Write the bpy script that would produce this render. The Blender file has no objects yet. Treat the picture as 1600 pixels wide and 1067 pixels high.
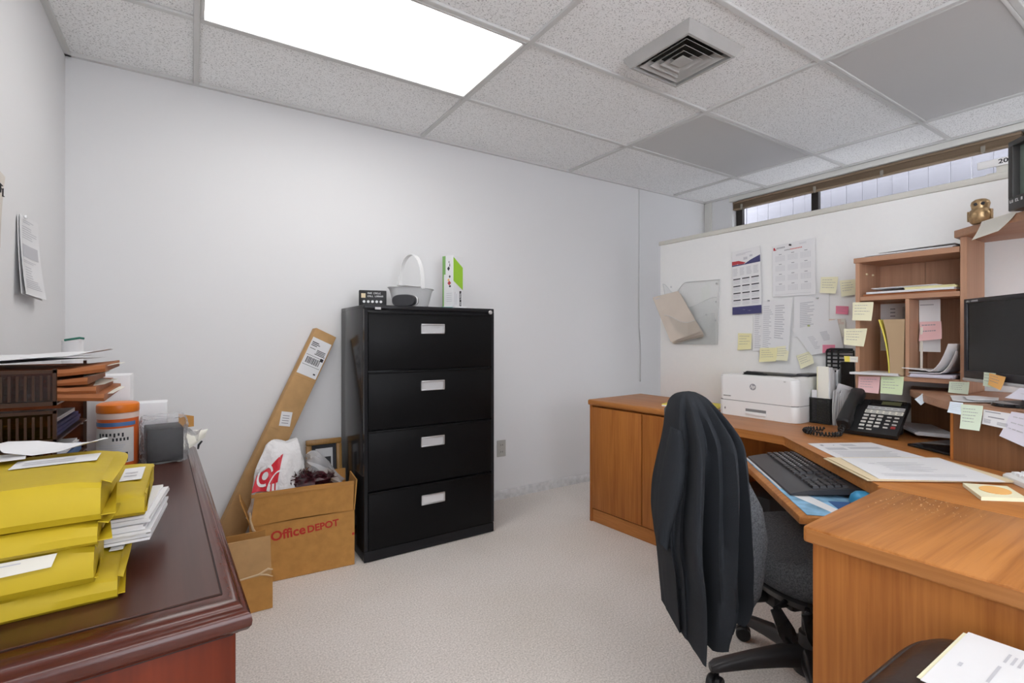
import bpy, bmesh, math, random
from mathutils import Vector, Matrix
random.seed(7)
V = Vector
sc = bpy.context.scene
COL = sc.collection
PI = math.pi

# ------------------------------------------------------------------ materials
def new_mat(name):
    m = bpy.data.materials.new(name); m.use_nodes = True
    nt = m.node_tree
    return m, nt, nt.nodes['Principled BSDF']

def plain(name, col, rough=0.6, metal=0.0, spec=0.32, coat=0.0, emit=None, bump=None, var=0.0, vscale=8.0):
    m, nt, b = new_mat(name)
    b.inputs['Base Color'].default_value = (*col, 1)
    b.inputs['Roughness'].default_value = rough
    b.inputs['Metallic'].default_value = metal
    b.inputs['Specular IOR Level'].default_value = spec
    b.inputs['Coat Weight'].default_value = coat
    if emit:
        b.inputs['Emission Color'].default_value = (*emit[0], 1)
        b.inputs['Emission Strength'].default_value = emit[1]
    tc = nt.nodes.new('ShaderNodeTexCoord')
    if var > 0:
        n = nt.nodes.new('ShaderNodeTexNoise'); n.inputs['Scale'].default_value = vscale; n.inputs['Detail'].default_value = 4
        nt.links.new(tc.outputs['Object'], n.inputs['Vector'])
        r = nt.nodes.new('ShaderNodeValToRGB')
        r.color_ramp.elements[0].position = .3; r.color_ramp.elements[1].position = .7
        r.color_ramp.elements[0].color = (*[c*(1-var) for c in col], 1)
        r.color_ramp.elements[1].color = (*[min(1, c*(1+var)) for c in col], 1)
        nt.links.new(n.outputs['Fac'], r.inputs['Fac']); nt.links.new(r.outputs['Color'], b.inputs['Base Color'])
    if bump:
        n2 = nt.nodes.new('ShaderNodeTexNoise'); n2.inputs['Scale'].default_value = bump[0]; n2.inputs['Detail'].default_value = 3
        nt.links.new(tc.outputs['Object'], n2.inputs['Vector'])
        bp = nt.nodes.new('ShaderNodeBump'); bp.inputs['Strength'].default_value = bump[1]; bp.inputs['Distance'].default_value = bump[2]
        nt.links.new(n2.outputs['Fac'], bp.inputs['Height']); nt.links.new(bp.outputs['Normal'], b.inputs['Normal'])
    return m

def wood(name, c1, c2, axis='Z', scale=14.0, rough=0.42, coat=0.0, contrast=(.3, .7), fine=.35, bump=.06, spec=.28):
    """long grain along one axis of the object"""
    m, nt, b = new_mat(name)
    L = nt.links
    tc = nt.nodes.new('ShaderNodeTexCoord')
    mp = nt.nodes.new('ShaderNodeMapping')
    s = [1.0, 1.0, 1.0]; s['XYZ'.index(axis)] = .07
    mp.inputs['Scale'].default_value = s
    L.new(tc.outputs['Object'], mp.inputs['Vector'])
    n = nt.nodes.new('ShaderNodeTexNoise'); n.inputs['Scale'].default_value = scale; n.inputs['Detail'].default_value = 5
    n.inputs['Roughness'].default_value = .62; n.inputs['Distortion'].default_value = .6
    L.new(mp.outputs[0], n.inputs['Vector'])
    mp2 = nt.nodes.new('ShaderNodeMapping')
    s2 = [1.0, 1.0, 1.0]; s2['XYZ'.index(axis)] = .025
    mp2.inputs['Scale'].default_value = s2
    L.new(tc.outputs['Object'], mp2.inputs['Vector'])
    n2 = nt.nodes.new('ShaderNodeTexNoise'); n2.inputs['Scale'].default_value = scale*9; n2.inputs['Detail'].default_value = 2
    L.new(mp2.outputs[0], n2.inputs['Vector'])
    mx = nt.nodes.new('ShaderNodeMath'); mx.operation = 'MULTIPLY_ADD'
    mx.inputs[1].default_value = fine
    L.new(n2.outputs['Fac'], mx.inputs[0])
    sb = nt.nodes.new('ShaderNodeMath'); sb.operation = 'MULTIPLY'; sb.inputs[1].default_value = 1-fine
    L.new(n.outputs['Fac'], sb.inputs[0]); L.new(sb.outputs[0], mx.inputs[2])
    r = nt.nodes.new('ShaderNodeValToRGB')
    r.color_ramp.elements[0].position = contrast[0]; r.color_ramp.elements[1].position = contrast[1]
    r.color_ramp.elements[0].color = (*c2, 1); r.color_ramp.elements[1].color = (*c1, 1)
    L.new(mx.outputs[0], r.inputs['Fac']); L.new(r.outputs['Color'], b.inputs['Base Color'])
    b.inputs['Roughness'].default_value = rough
    b.inputs['Coat Weight'].default_value = coat
    b.inputs['Coat Roughness'].default_value = .2
    bp = nt.nodes.new('ShaderNodeBump'); bp.inputs['Strength'].default_value = bump; bp.inputs['Distance'].default_value = .002
    b.inputs['Specular IOR Level'].default_value = spec
    L.new(n2.outputs['Fac'], bp.inputs['Height']); L.new(bp.outputs['Normal'], b.inputs['Normal'])
    return m

def speckle(name, c1, c2, scale, lo, hi, rough=.95, bumpd=.004, big=0.0, bumps=.5):
    m, nt, b = new_mat(name); L = nt.links
    tc = nt.nodes.new('ShaderNodeTexCoord')
    n = nt.nodes.new('ShaderNodeTexNoise'); n.inputs['Scale'].default_value = scale; n.inputs['Detail'].default_value = 3; n.inputs['Roughness'].default_value = .7
    L.new(tc.outputs['Object'], n.inputs['Vector'])
    r = nt.nodes.new('ShaderNodeValToRGB')
    r.color_ramp.elements[0].position = lo; r.color_ramp.elements[1].position = hi
    r.color_ramp.elements[0].color = (*c2, 1); r.color_ramp.elements[1].color = (*c1, 1)
    L.new(n.outputs['Fac'], r.inputs['Fac'])
    out = r.outputs['Color']
    if big:
        n2 = nt.nodes.new('ShaderNodeTexNoise'); n2.inputs['Scale'].default_value = 2.2; n2.inputs['Detail'].default_value = 5
        L.new(tc.outputs['Object'], n2.inputs['Vector'])
        r2 = nt.nodes.new('ShaderNodeValToRGB')
        r2.color_ramp.elements[0].position = .3; r2.color_ramp.elements[1].position = .62
        k = 1-big
        r2.color_ramp.elements[0].color = (k, k*.99, k*.97, 1); r2.color_ramp.elements[1].color = (1, 1, 1, 1)
        L.new(n2.outputs['Fac'], r2.inputs['Fac'])
        mm = nt.nodes.new('ShaderNodeMix'); mm.data_type = 'RGBA'; mm.blend_type = 'MULTIPLY'; mm.inputs[0].default_value = 1
        L.new(out, mm.inputs[6]); L.new(r2.outputs['Color'], mm.inputs[7]); out = mm.outputs[2]
    L.new(out, b.inputs['Base Color'])
    b.inputs['Roughness'].default_value = rough
    b.inputs['Specular IOR Level'].default_value = .15
    bp = nt.nodes.new('ShaderNodeBump'); bp.inputs['Strength'].default_value = bumps; bp.inputs['Distance'].default_value = bumpd
    L.new(n.outputs['Fac'], bp.inputs['Height']); L.new(bp.outputs['Normal'], b.inputs['Normal'])
    return m

def clear(name, tint=(1, 1, 1), gloss=.12, rough=.03, bumpscale=None, milky=False):
    """thin see-through sheet: part transmitted straight, part mirrored"""
    m = bpy.data.materials.new(name); m.use_nodes = True
    nt = m.node_tree; nt.nodes.clear(); L = nt.links
    o = nt.nodes.new('ShaderNodeOutputMaterial')
    t = nt.nodes.new('ShaderNodeBsdfTransparent'); t.inputs[0].default_value = (*tint, 1)
    if milky:
        g = nt.nodes.new('ShaderNodeBsdfPrincipled'); g.inputs['Base Color'].default_value = (.85, .85, .87, 1)
    else:
        g = nt.nodes.new('ShaderNodeBsdfGlossy'); g.inputs['Color'].default_value = (.9, .9, .9, 1)
    g.inputs['Roughness'].default_value = rough
    mx = nt.nodes.new('ShaderNodeMixShader')
    lw = nt.nodes.new('ShaderNodeLayerWeight'); lw.inputs['Blend'].default_value = .25
    ma = nt.nodes.new('ShaderNodeMath'); ma.operation = 'ADD'; ma.inputs[1].default_value = gloss; ma.use_clamp = True
    pw = nt.nodes.new('ShaderNodeMath'); pw.operation = 'POWER'; pw.inputs[1].default_value = 3.0
    ml = nt.nodes.new('ShaderNodeMath'); ml.operation = 'MULTIPLY'; ml.inputs[1].default_value = .45
    lw.inputs['Blend'].default_value = .5
    L.new(lw.outputs['Facing'], pw.inputs[0]); L.new(pw.outputs[0], ml.inputs[0]); L.new(ml.outputs[0], ma.inputs[0])
    L.new(ma.outputs[0], mx.inputs[0]); L.new(t.outputs[0], mx.inputs[1]); L.new(g.outputs[0], mx.inputs[2])
    if bumpscale:
        tc = nt.nodes.new('ShaderNodeTexCoord')
        vo = nt.nodes.new('ShaderNodeTexVoronoi'); vo.inputs['Scale'].default_value = bumpscale
        L.new(tc.outputs['Object'], vo.inputs['Vector'])
        bp = nt.nodes.new('ShaderNodeBump'); bp.inputs['Strength'].default_value = 1; bp.inputs['Distance'].default_value = .004
        L.new(vo.outputs['Distance'], bp.inputs['Height']); L.new(bp.outputs['Normal'], g.inputs['Normal'])
    L.new(mx.outputs[0], o.inputs[0])
    return m

def scuffed(name, col, mark, rough=.35, thr=(.72, .76), scale=9.0):
    m, nt, b = new_mat(name); L = nt.links
    b.inputs['Specular IOR Level'].default_value = .12
    tc = nt.nodes.new('ShaderNodeTexCoord')
    n = nt.nodes.new('ShaderNodeTexNoise'); n.inputs['Scale'].default_value = scale; n.inputs['Detail'].default_value = 8; n.inputs['Roughness'].default_value = .75
    L.new(tc.outputs['Object'], n.inputs['Vector'])
    r = nt.nodes.new('ShaderNodeValToRGB')
    r.color_ramp.elements[0].position = thr[0]; r.color_ramp.elements[1].position = thr[1]
    r.color_ramp.elements[0].color = (*col, 1); r.color_ramp.elements[1].color = (*mark, 1)
    L.new(n.outputs['Fac'], r.inputs['Fac']); L.new(r.outputs['Color'], b.inputs['Base Color'])
    b.inputs['Roughness'].default_value = rough
    return m

M = {}
M['wall'] = plain('wall_paint', (.72, .72, .725), .75, spec=.3, bump=(260, .08, .001))
M['wall_side'] = M['wall']
M['base'] = plain('baseboard_paint', (.62, .62, .62), .5, var=.12, vscale=30)
M['carpet'] = speckle('carpet_loop', (.87, .815, .77), (.55, .505, .465), 150, .34, .66, bumpd=.005, big=.07, bumps=.3)
M['tile'] = speckle('ceiling_tile', (.90, .905, .905), (.44, .44, .44), 150, .35, .455, bumpd=.003)
M['tee'] = plain('ceiling_tee', (.62, .62, .61), .5)
M['tee_dark'] = plain('wall_angle_grey', (.42, .42, .42), .5)
M['lit'] = plain('lit_diffuser', (.9, .9, .9), .6, emit=((1.0, .99, .975), 5.0))
M['unlit'] = plain('unlit_diffuser', (.56, .555, .55), .5)
M['vent'] = plain('vent_metal', (.44, .43, .415), .4, var=.06)
M['vent_dark'] = plain('vent_inside', (.05, .045, .04), .8)
M['white_paint'] = plain('window_trim_paint', (.70, .69, .65), .5)
M['cap'] = plain('partition_cap', (.60, .59, .54), .5)
M['panel'] = speckle('partition_face', (.82, .82, .81), (.805, .805, .80), 40, .3, .7, rough=.55, bumpd=.0005)
M['blind'] = wood('blind_wood', (.34, .25, .17), (.20, .14, .09), 'Y', 20, .45)
M['bronze'] = plain('window_bronze', (.03, .025, .022), .4)
M['clip'] = plain('clip_plastic', (.30, .27, .23), .35)
M['glass'] = clear('window_glass', (.96, .97, 1), .04)
M['slat'] = plain('screen_slat', (.21, .207, .228), .6)
M['black_metal'] = scuffed('cabinet_black', (.0055, .0055, .006), (.22, .22, .22), .42, (.735, .76), 9)
M['black_side'] = scuffed('cabinet_black_side', (.02, .02, .022), (.2, .2, .2), .16, (.75, .78), 7)
M['steel'] = plain('handle_steel', (.62, .62, .63), .32, metal=.85)
M['label_grey'] = plain('handle_label', (.55, .55, .56), .35)
M['card'] = plain('cardboard', (.47, .235, .062), .8, var=.10, vscale=26, bump=(90, .1, .002))
M['card_in'] = plain('cardboard_inside', (.42, .21, .06), .85, var=.08)
M['card_edge'] = plain('cardboard_torn_edge', (.60, .44, .27), .9)
M['card_pale'] = plain('cardboard_pale', (.46, .275, .12), .8, var=.09, vscale=18)
M['red_ink'] = plain('red_print', (.45, .035, .02), .6)
M['paper'] = plain('white_paper', (.74, .74, .75), .7)
M['paper_warm'] = plain('cream_paper', (.74, .72, .64), .7)
M['paper_lav'] = plain('lavender_paper', (.70, .68, .76), .7)
M['paper_blue'] = plain('pale_blue_paper', (.66, .74, .80), .7)
M['news'] = plain('aged_newspaper', (.62, .58, .53), .8, var=.08)
M['ink'] = plain('grey_ink', (.30, .30, .32), .8)
M['ink_light'] = plain('light_ink', (.52, .52, .55), .8)
M['ink_black'] = plain('black_ink', (.03, .03, .035), .7)
M['ink_red'] = plain('red_ink_line', (.60, .16, .13), .7)
M['navy'] = plain('navy_print', (.06, .06, .16), .6)
M['cred'] = plain('calendar_red', (.45, .05, .06), .6)
M['note_y'] = plain('sticky_yellow', (.78, .73, .42), .75)
M['note_p'] = plain('sticky_pale_yellow', (.80, .77, .55), .75)
M['note_g'] = plain('sticky_green', (.66, .78, .50), .75)
M['note_lg'] = plain('sticky_pale_green', (.70, .80, .64), .75)
M['note_pk'] = plain('sticky_pink', (.82, .25, .36), .75)
M['note_lp'] = plain('sticky_light_pink', (.78, .50, .50), .75)
M['note_or'] = plain('sticky_orange', (.86, .48, .16), .75)
M['env'] = plain('yellow_envelope', (.50, .365, .014), .55, var=.05, vscale=6, bump=(14, .25, .01))
M['manila'] = plain('manila_folder', (.72, .60, .40), .7)
M['manila_grey'] = plain('grey_brown_envelope', (.60, .53, .46), .7, var=.04)
C1, C2 = (.52, .215, .060), (.33, .118, .028)
M['oakX'] = wood('desk_wood_along_x', C1, C2, 'X', 15, .40, contrast=(.37, .62))
M['oakY'] = wood('desk_wood_along_y', C1, C2, 'Y', 16, .40)
M['oakZ'] = wood('desk_wood_upright', (.49, .185, .042), (.30, .095, .019), 'Z', 15, .48, contrast=(.35, .64))
M['hutchZ'] = wood('hutch_wood_upright', (.53, .31, .20), (.37, .20, .122), 'Z', 15, .48)
M['hutchY'] = wood('hutch_wood_level', (.50, .285, .18), (.35, .185, .112), 'Y', 15, .48)
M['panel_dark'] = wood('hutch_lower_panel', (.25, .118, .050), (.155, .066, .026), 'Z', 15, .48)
M['edge'] = wood('desk_edge_band', (.46, .195, .060), (.31, .115, .030), 'Y', 16, .4)
M['mahX'] = wood('mahogany_along_x', (.105, .020, .009), (.042, .008, .004), 'X', 9, .24, .35, bump=.0)
M['mahZ'] = wood('mahogany_upright', (.20, .032, .008), (.075, .010, .003), 'Z', 7, .36, .0, bump=.0, spec=.2)
M['mahtop'] = wood('mahogany_top', (.085, .028, .018), (.05, .014, .009), 'Y', 12, .34, .3, bump=.0)
M['dark_line'] = plain('dark_groove', (.02, .008, .006), .6)
M['jacket'] = plain('black_fleece', (.022, .025, .030), .9, spec=.25, bump=(420, .35, .002))
M['fabric'] = speckle('chair_grey_weave', (.150, .155, .165), (.060, .062, .068), 220, .35, .65, bumpd=.003)
M['black'] = plain('black_plastic', (.016, .016, .017), .42)
M['black_gloss'] = plain('black_gloss', (.012, .012, .013), .14)
M['black_soft'] = plain('black_rubber', (.02, .02, .021), .7)
M['char'] = plain('charcoal_plastic', (.045, .045, .05), .4)
M['base_grey'] = plain('chair_base_plastic', (.035, .033, .034), .35)
M['key'] = plain('key_cap', (.03, .03, .034), .4)
M['key_white'] = plain('phone_key', (.62, .60, .56), .5)
M['key_red'] = plain('phone_key_red', (.30, .04, .04), .5)
M['lcd'] = plain('phone_display', (.10, .10, .05), .2)
M['printer'] = plain('printer_white', (.76, .76, .75), .4)
M['printer_grey'] = plain('printer_grey', (.50, .50, .50), .4)
M['seam'] = plain('seam_grey', (.20, .20, .20), .7)
M['screen'] = plain('monitor_screen', (.012, .012, .013), .18)
M['bezel'] = plain('monitor_bezel', (.022, .022, .027), .35)
M['silver'] = plain('silver_plastic', (.55, .56, .58), .3, metal=.4)
M['tv_shell'] = plain('tv_shell', (.045, .043, .042), .35)
M['tv_glass'] = plain('tv_tube', (.16, .21, .18), .12)
M['gold'] = plain('gold_lacquer', (.42, .285, .15), .3, metal=.6, var=.35, vscale=60)
M['mesh'] = plain('black_wire_mesh', (.02, .02, .02), .5)
M['tray'] = clear('smoked_tray_plastic', (.42, .22, .13), .03, .12)
M['tray_solid'] = plain('smoked_tray_rim', (.06, .032, .022), .3, spec=.12)
M['acc'] = plain('red_brown_folder', (.33, .115, .04), .6, var=.18, vscale=9)
M['orange'] = plain('orange_plastic', (.78, .20, .02), .35)
M['orange_red'] = plain('orange_red_tub', (.66, .13, .03), .35)
M['pale_band'] = plain('tub_pale_band', (.68, .52, .45), .4)
M['blue_band'] = plain('tub_blue_band', (.08, .17, .36), .4)
M['label'] = plain('tub_label', (.58, .56, .54), .45, var=.06, vscale=40)
M['wrap'] = clear('bubble_wrap', (.92, .92, .93), .07, .12, 150, True)
M['plastic_bag'] = clear('clear_plastic_bag', (.93, .93, .94), .30, .12, 26, True)
M['acrylic'] = clear('clear_acrylic', (.985, .988, .988), .018, .05)
M['acrylic_edge'] = plain('clear_plastic_edge', (.60, .61, .61), .3)
M['bag'] = plain('white_plastic_bag', (.74, .73, .73), .35, bump=(22, .6, .02))
M['bag_red'] = plain('red_bag_print', (.58, .03, .045), .35, bump=(22, .6, .02))
M['maroon'] = plain('maroon_tinsel', (.045, .008, .012), .35, var=.7, vscale=60)
M['frame_gold'] = wood('gold_frame_wood', (.36, .20, .06), (.24, .12, .035), 'Z', 18, .35)
M['mat_white'] = plain('picture_mat', (.55, .55, .56), .3)
M['lime'] = plain('box_green', (.32, .58, .04), .4)
M['lime_dark'] = plain('box_green_spine', (.20, .40, .12), .4)
M['teal'] = plain('teal_card', (.10, .34, .32), .5)
M['basket'] = plain('basket_white', (.74, .74, .74), .4, bump=(160, .5, .003))
M['white_gloss'] = plain('white_gloss', (.78, .78, .78), .25)
M['leather'] = plain('dark_leather', (.035, .026, .024), .35, var=.25, vscale=30, bump=(18, .35, .01))
M['pad'] = plain('mouse_pad_blue', (.22, .42, .60), .6, var=.55, vscale=14)
M['pad_dark'] = plain('mouse_pad_navy', (.04, .11, .28), .6)
M['blue'] = plain('blue_plastic', (.05, .28, .50), .35)
M['cable'] = plain('white_cable', (.66, .66, .66), .5)
M['outlet'] = plain('outlet_plate', (.42, .41, .38), .4)
M['green_tip'] = plain('green_tie', (.02, .16, .11), .5)
M['olive'] = plain('olive_card', (.42, .47, .22), .6)
M['tan'] = plain('tan_board', (.46, .33, .20), .75)
M['yel_page'] = plain('yellow_pad_page', (.78, .66, .12), .65)

# ------------------------------------------------------------------ mesh builder
class MB:
    def __init__(s, mat=None):
        s.v = []; s.f = []; s.mi = []; s.M = mat or Matrix.Identity(4)
    def add(s, vs, fs, mi=0, T=None):
        o = len(s.v)
        X = s.M @ T if T else s.M
        s.v += [X @ V(p) for p in vs]
        for f in fs:
            s.f.append([o+i for i in f]); s.mi.append(mi)
        return s
    def bm(s, bm, mi=0, T=None):
        bm.verts.index_update()
        s.add([v.co.copy() for v in bm.verts], [[v.index for v in f.verts] for f in bm.faces], mi, T)
        bm.free(); return s
    def box(s, x0, x1, y0, y1, z0, z1, mi=0, bev=0.0, seg=2, T=None):
        b = bmesh.new(); bmesh.ops.create_cube(b, size=1)
        for v in b.verts:
            v.co = V(((x0+x1)/2+v.co.x*(x1-x0), (y0+y1)/2+v.co.y*(y1-y0), (z0+z1)/2+v.co.z*(z1-z0)))
        if bev > 0:
            bmesh.ops.bevel(b, geom=b.edges[:], offset=min(bev, .49*min(abs(x1-x0), abs(y1-y0), abs(z1-z0))), segments=seg, profile=.5, affect='EDGES')
        return s.bm(b, mi, T)
    def prism(s, poly, z0, z1, mi=0, bev=0.0, seg=2, T=None):
        b = bmesh.new()
        a = sum(poly[i][0]*poly[(i+1) % len(poly)][1]-poly[(i+1) % len(poly)][0]*poly[i][1] for i in range(len(poly)))
        if a < 0: poly = poly[::-1]
        lo = [b.verts.new((p[0], p[1], z0)) for p in poly]; hi = [b.verts.new((p[0], p[1], z1)) for p in poly]
        n = len(poly)
        b.faces.new(lo[::-1]); b.faces.new(hi)
        for i in range(n): b.faces.new((lo[i], lo[(i+1) % n], hi[(i+1) % n], hi[i]))
        if bev > 0:
            bmesh.ops.bevel(b, geom=b.edges[:], offset=bev, segments=seg, profile=.5, affect='EDGES')
        return s.bm(b, mi, T)
    def loft(s, rings, mi=0, caps=True, closed=True, T=None):
        n = len(rings[0]); vs = [p for r in rings for p in r]; fs = []
        m = n if closed else n-1
        for k in range(len(rings)-1):
            for i in range(m):
                j = (i+1) % n
                fs.append([k*n+i, k*n+j, (k+1)*n+j, (k+1)*n+i])
        if caps and closed:
            fs.append(list(range(n))[::-1]); fs.append([(len(rings)-1)*n+i for i in range(n)])
        return s.add(vs, fs, mi, T)
    def tube(s, path, r, n=8, mi=0, caps=True, T=None):
        path = [V(p) for p in path]; rings = []
        up = None
        for i, p in enumerate(path):
            d = (path[min(i+1, len(path)-1)]-path[max(i-1, 0)]).normalized()
            if up is None:
                up = V((0, 0, 1)) if abs(d.z) < .9 else V((1, 0, 0))
            a = (up-d*up.dot(d)).normalized(); up = a; c = d.cross(a)
            rr = r[i] if isinstance(r, (list, tuple)) else r
            rings.append([p+(a*math.cos(2*PI*k/n)+c*math.sin(2*PI*k/n))*rr for k in range(n)])
        return s.loft(rings, mi, caps, T=T)
    def lathe(s, prof, n=32, c=(0, 0, 0), mi=0, sx=1, sy=1, T=None, caps=True):
        rings = [[V((c[0]+r*sx*math.cos(2*PI*k/n), c[1]+r*sy*math.sin(2*PI*k/n), c[2]+z)) for k in range(n)] for r, z in prof]
        return s.loft(rings, mi, caps, T=T)
    def surf(s, fn, nu, nv, mi=0, thick=0.0, T=None):
        """fn(u,v) -> (point, normal); closed shell when thick"""
        g = [[fn(i/nu, j/nv) for i in range(nu+1)] for j in range(nv+1)]
        W = nu+1
        vs = [q[0] for r in g for q in r]; fs = []
        for j in range(nv):
            for i in range(nu):
                fs.append([j*W+i, (j+1)*W+i, (j+1)*W+i+1, j*W+i+1])
        if thick:
            o = len(vs); vs += [q[0]-q[1]*thick for r in g for q in r]
            fs += [[o+k for k in f[::-1]] for f in fs[:nu*nv]]
            ring = [i for i in range(W)]+[j*W+nu for j in range(1, nv+1)]+[nv*W+i for i in range(nu-1, -1, -1)]+[j*W for j in range(nv-1, 0, -1)]
            for k in range(len(ring)):
                a, b_ = ring[k], ring[(k+1) % len(ring)]
                fs.append([a, b_, o+b_, o+a])
        return s.add(vs, fs, mi, T)
    def build(s, name, mats, parent=None, origin=None, sharp=38, fixn=True):
        if not isinstance(mats, (list, tuple)): mats = [mats]
        me = bpy.data.meshes.new(name)
        inv = None
        if parent is not None: inv = ROOTM[parent.name].inverted()
        elif origin is not None: inv = Matrix.Translation(V(origin)).inverted()
        vs = [(inv @ p if inv else p) for p in s.v]
        me.from_pydata([tuple(p) for p in vs], [], s.f)
        for m in mats: me.materials.append(M[m] if isinstance(m, str) else m)
        me.polygons.foreach_set('material_index', s.mi)
        if fixn:
            b = bmesh.new(); b.from_mesh(me); bmesh.ops.recalc_face_normals(b, faces=b.faces[:]); b.to_mesh(me); b.free()
        me.polygons.foreach_set('use_smooth', [True]*len(me.polygons))
        me.set_sharp_from_angle(angle=math.radians(sharp))
        me.update()
        o = bpy.data.objects.new(name, me); COL.objects.link(o)
        if parent is not None:
            o.parent = parent; ROOTM[o.name] = ROOTM[parent.name]
        else:
            if origin is not None: o.location = origin
            ROOTM[o.name] = Matrix.Translation(V(origin)) if origin is not None else Matrix.Identity(4)
        return o

ROOTM = {}
def thing(name, label, cat, loc=(0, 0, 0), rz=0.0, group=None):
    o = bpy.data.objects.new(name, None); COL.objects.link(o)
    o.location = loc; o.rotation_euler = (0, 0, rz); o.empty_display_size = .05
    ROOTM[o.name] = Matrix.Translation(V(loc)) @ Matrix.Rotation(rz, 4, 'Z')
    return tag(o, label, cat, group)
def tag(o, label, cat, group=None):
    o['label'] = label; o['category'] = cat
    if group: o['group'] = group
    return o
def RM(o): return ROOTM[o.name]
def struct(o): o['kind'] = 'structure'; return o
def frame_m(origin, xd, yd):
    x = V(xd).normalized(); y = V(yd); y = (y-x*y.dot(x)).normalized(); z = x.cross(y)
    return Matrix(((x.x, y.x, z.x, origin[0]), (x.y, y.y, z.y, origin[1]), (x.z, y.z, z.z, origin[2]), (0, 0, 0, 1)))

def text_geo(txt, size, depth=.0004, shear=0.0, bold=0.0, xs=1.0):
    cu = bpy.data.curves.new('lettering', 'FONT'); cu.body = txt; cu.size = size; cu.extrude = depth
    cu.align_x = 'CENTER'; cu.align_y = 'CENTER'; cu.shear = shear; cu.offset = bold; cu.resolution_u = 3
    ob = bpy.data.objects.new('lettering', cu); COL.objects.link(ob)
    bpy.context.view_layer.update()
    me = bpy.data.meshes.new_from_object(ob.evaluated_get(bpy.context.evaluated_depsgraph_get()))
    vs = [V((v.co.x*xs, v.co.y, v.co.z)) for v in me.vertices]; fs = [list(p.vertices) for p in me.polygons]
    bpy.data.objects.remove(ob); bpy.data.curves.remove(cu); bpy.data.meshes.remove(me)
    return vs, fs
def add_text(mb, txt, size, origin, xd, yd, mi=0, **k):
    vs, fs = text_geo(txt, size, **k)
    mb.add(vs, fs, mi, frame_m(origin, xd, yd))

# ------------------------------------------------------------------ paper helpers
def lines(u0, v0, u1, v1, n, mi=1, fill=.45, seed=0, rag=.5, words=False):
    """ragged rows of print inside a rectangle of a sheet"""
    R = random.Random(seed); out = []
    dv = (v1-v0)/n
    for k in range(n):
        a = v0+dv*k; e = u1-(u1-u0)*rag*R.random()
        if words:
            u = u0
            while u < e:
                w = (u1-u0)*(.06+.12*R.random()); out.append((u, a, min(u+w, e), a+dv*fill, mi)); u += w+(u1-u0)*.03
        else: out.append((u0, a, e, a+dv*fill, mi))
    return out
def sheet_geo(mb, c, mi=0, prints=(), curl=0.0, wave=0.0, thick=.0008, nu=4, nv=8, lift=0.0, side=0.0, pmap=None):
    tl, tr, br, bl = [V(p) for p in c]
    n = -((tr-tl).cross(bl-tl)).normalized()
    def base(u, v):
        p = (tl*(1-u)+tr*u)*(1-v)+(bl*(1-u)+br*u)*v
        h = curl*v*v+side*u*u+wave*math.sin(5*u+3*v)*.5+lift
        return p+n*h, n
    mb.surf(base, nu, nv, mi, thick)
    for pr_ in prints:
        if pr_[0] == 'poly':
            vs = []
            for (a, b) in pr_[1]:
                q, _ = base(a, b); vs.append(q+n*.0007)
            mb.add(vs, [list(range(len(vs)))[::-1]], pr_[2]); continue
        a, b, c_, d, m = pr_
        def pr(u, v):
            q, _ = base(a+(c_-a)*u, b+(d-b)*v); return q+n*.0007, n
        mb.surf(pr, 2, 2 if (d-b) > .1 else 1, m)
    return mb
def sheet(name, label, cat, c, mats, prints=(), group=None, parent=None, **k):
    mb = MB(); sheet_geo(mb, c, 0, prints, **k)
    org = tuple((V(c[0])+V(c[1])+V(c[2])+V(c[3]))/4)
    o = mb.build(name, mats, parent, None if parent else org, fixn=False)
    if not parent: tag(o, label, cat, group)
    return o
def flat_stack(mb, c, z0, z1, mi=0, n=3, jit=.006, seed=0, droop=0.0):
    """loose pile of sheets between two heights, each slightly askew; c = corners in plan"""
    R = random.Random(seed); dz = (z1-z0)/n
    cx = sum(p[0] for p in c)/4; cy = sum(p[1] for p in c)/4
    for k in range(n):
        a = (R.random()-.5)*jit*6; ox = (R.random()-.5)*jit*2; oy = (R.random()-.5)*jit*2
        q = []
        for p in c:
            x, y = p[0]-cx, p[1]-cy
            q.append((cx+x*math.cos(a)-y*math.sin(a)+ox, cy+x*math.sin(a)+y*math.cos(a)+oy))
        mb.prism(q, z0+dz*k, z0+dz*(k+.86), mi)

def glyphs(mb, x0, y0, x1, y1, n, mi, seed, h=.0008):
    """unreadably small lettering: strokes of uneven shape in the xy plane"""
    R = random.Random(seed); w = (x1-x0)/n
    for k in range(n):
        if R.random() < .12: continue
        a = x0+w*k; st = w*.22; q = R.randrange(4)
        mb.box(a, a+st, y0, y1, 0, h, mi)
        if q in (0, 2): mb.box(a, a+w*.72, y1-(y1-y0)*.2, y1, 0, h, mi)
        if q in (1, 2): mb.box(a, a+w*.72, y0, y0+(y1-y0)*.2, 0, h, mi)
        if q in (0, 3): mb.box(a+w*.5, a+w*.72, y0, y1, 0, h, mi)
        if q == 3: mb.box(a, a+w*.72, y0+(y1-y0)*.42, y0+(y1-y0)*.6, 0, h, mi)
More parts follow.
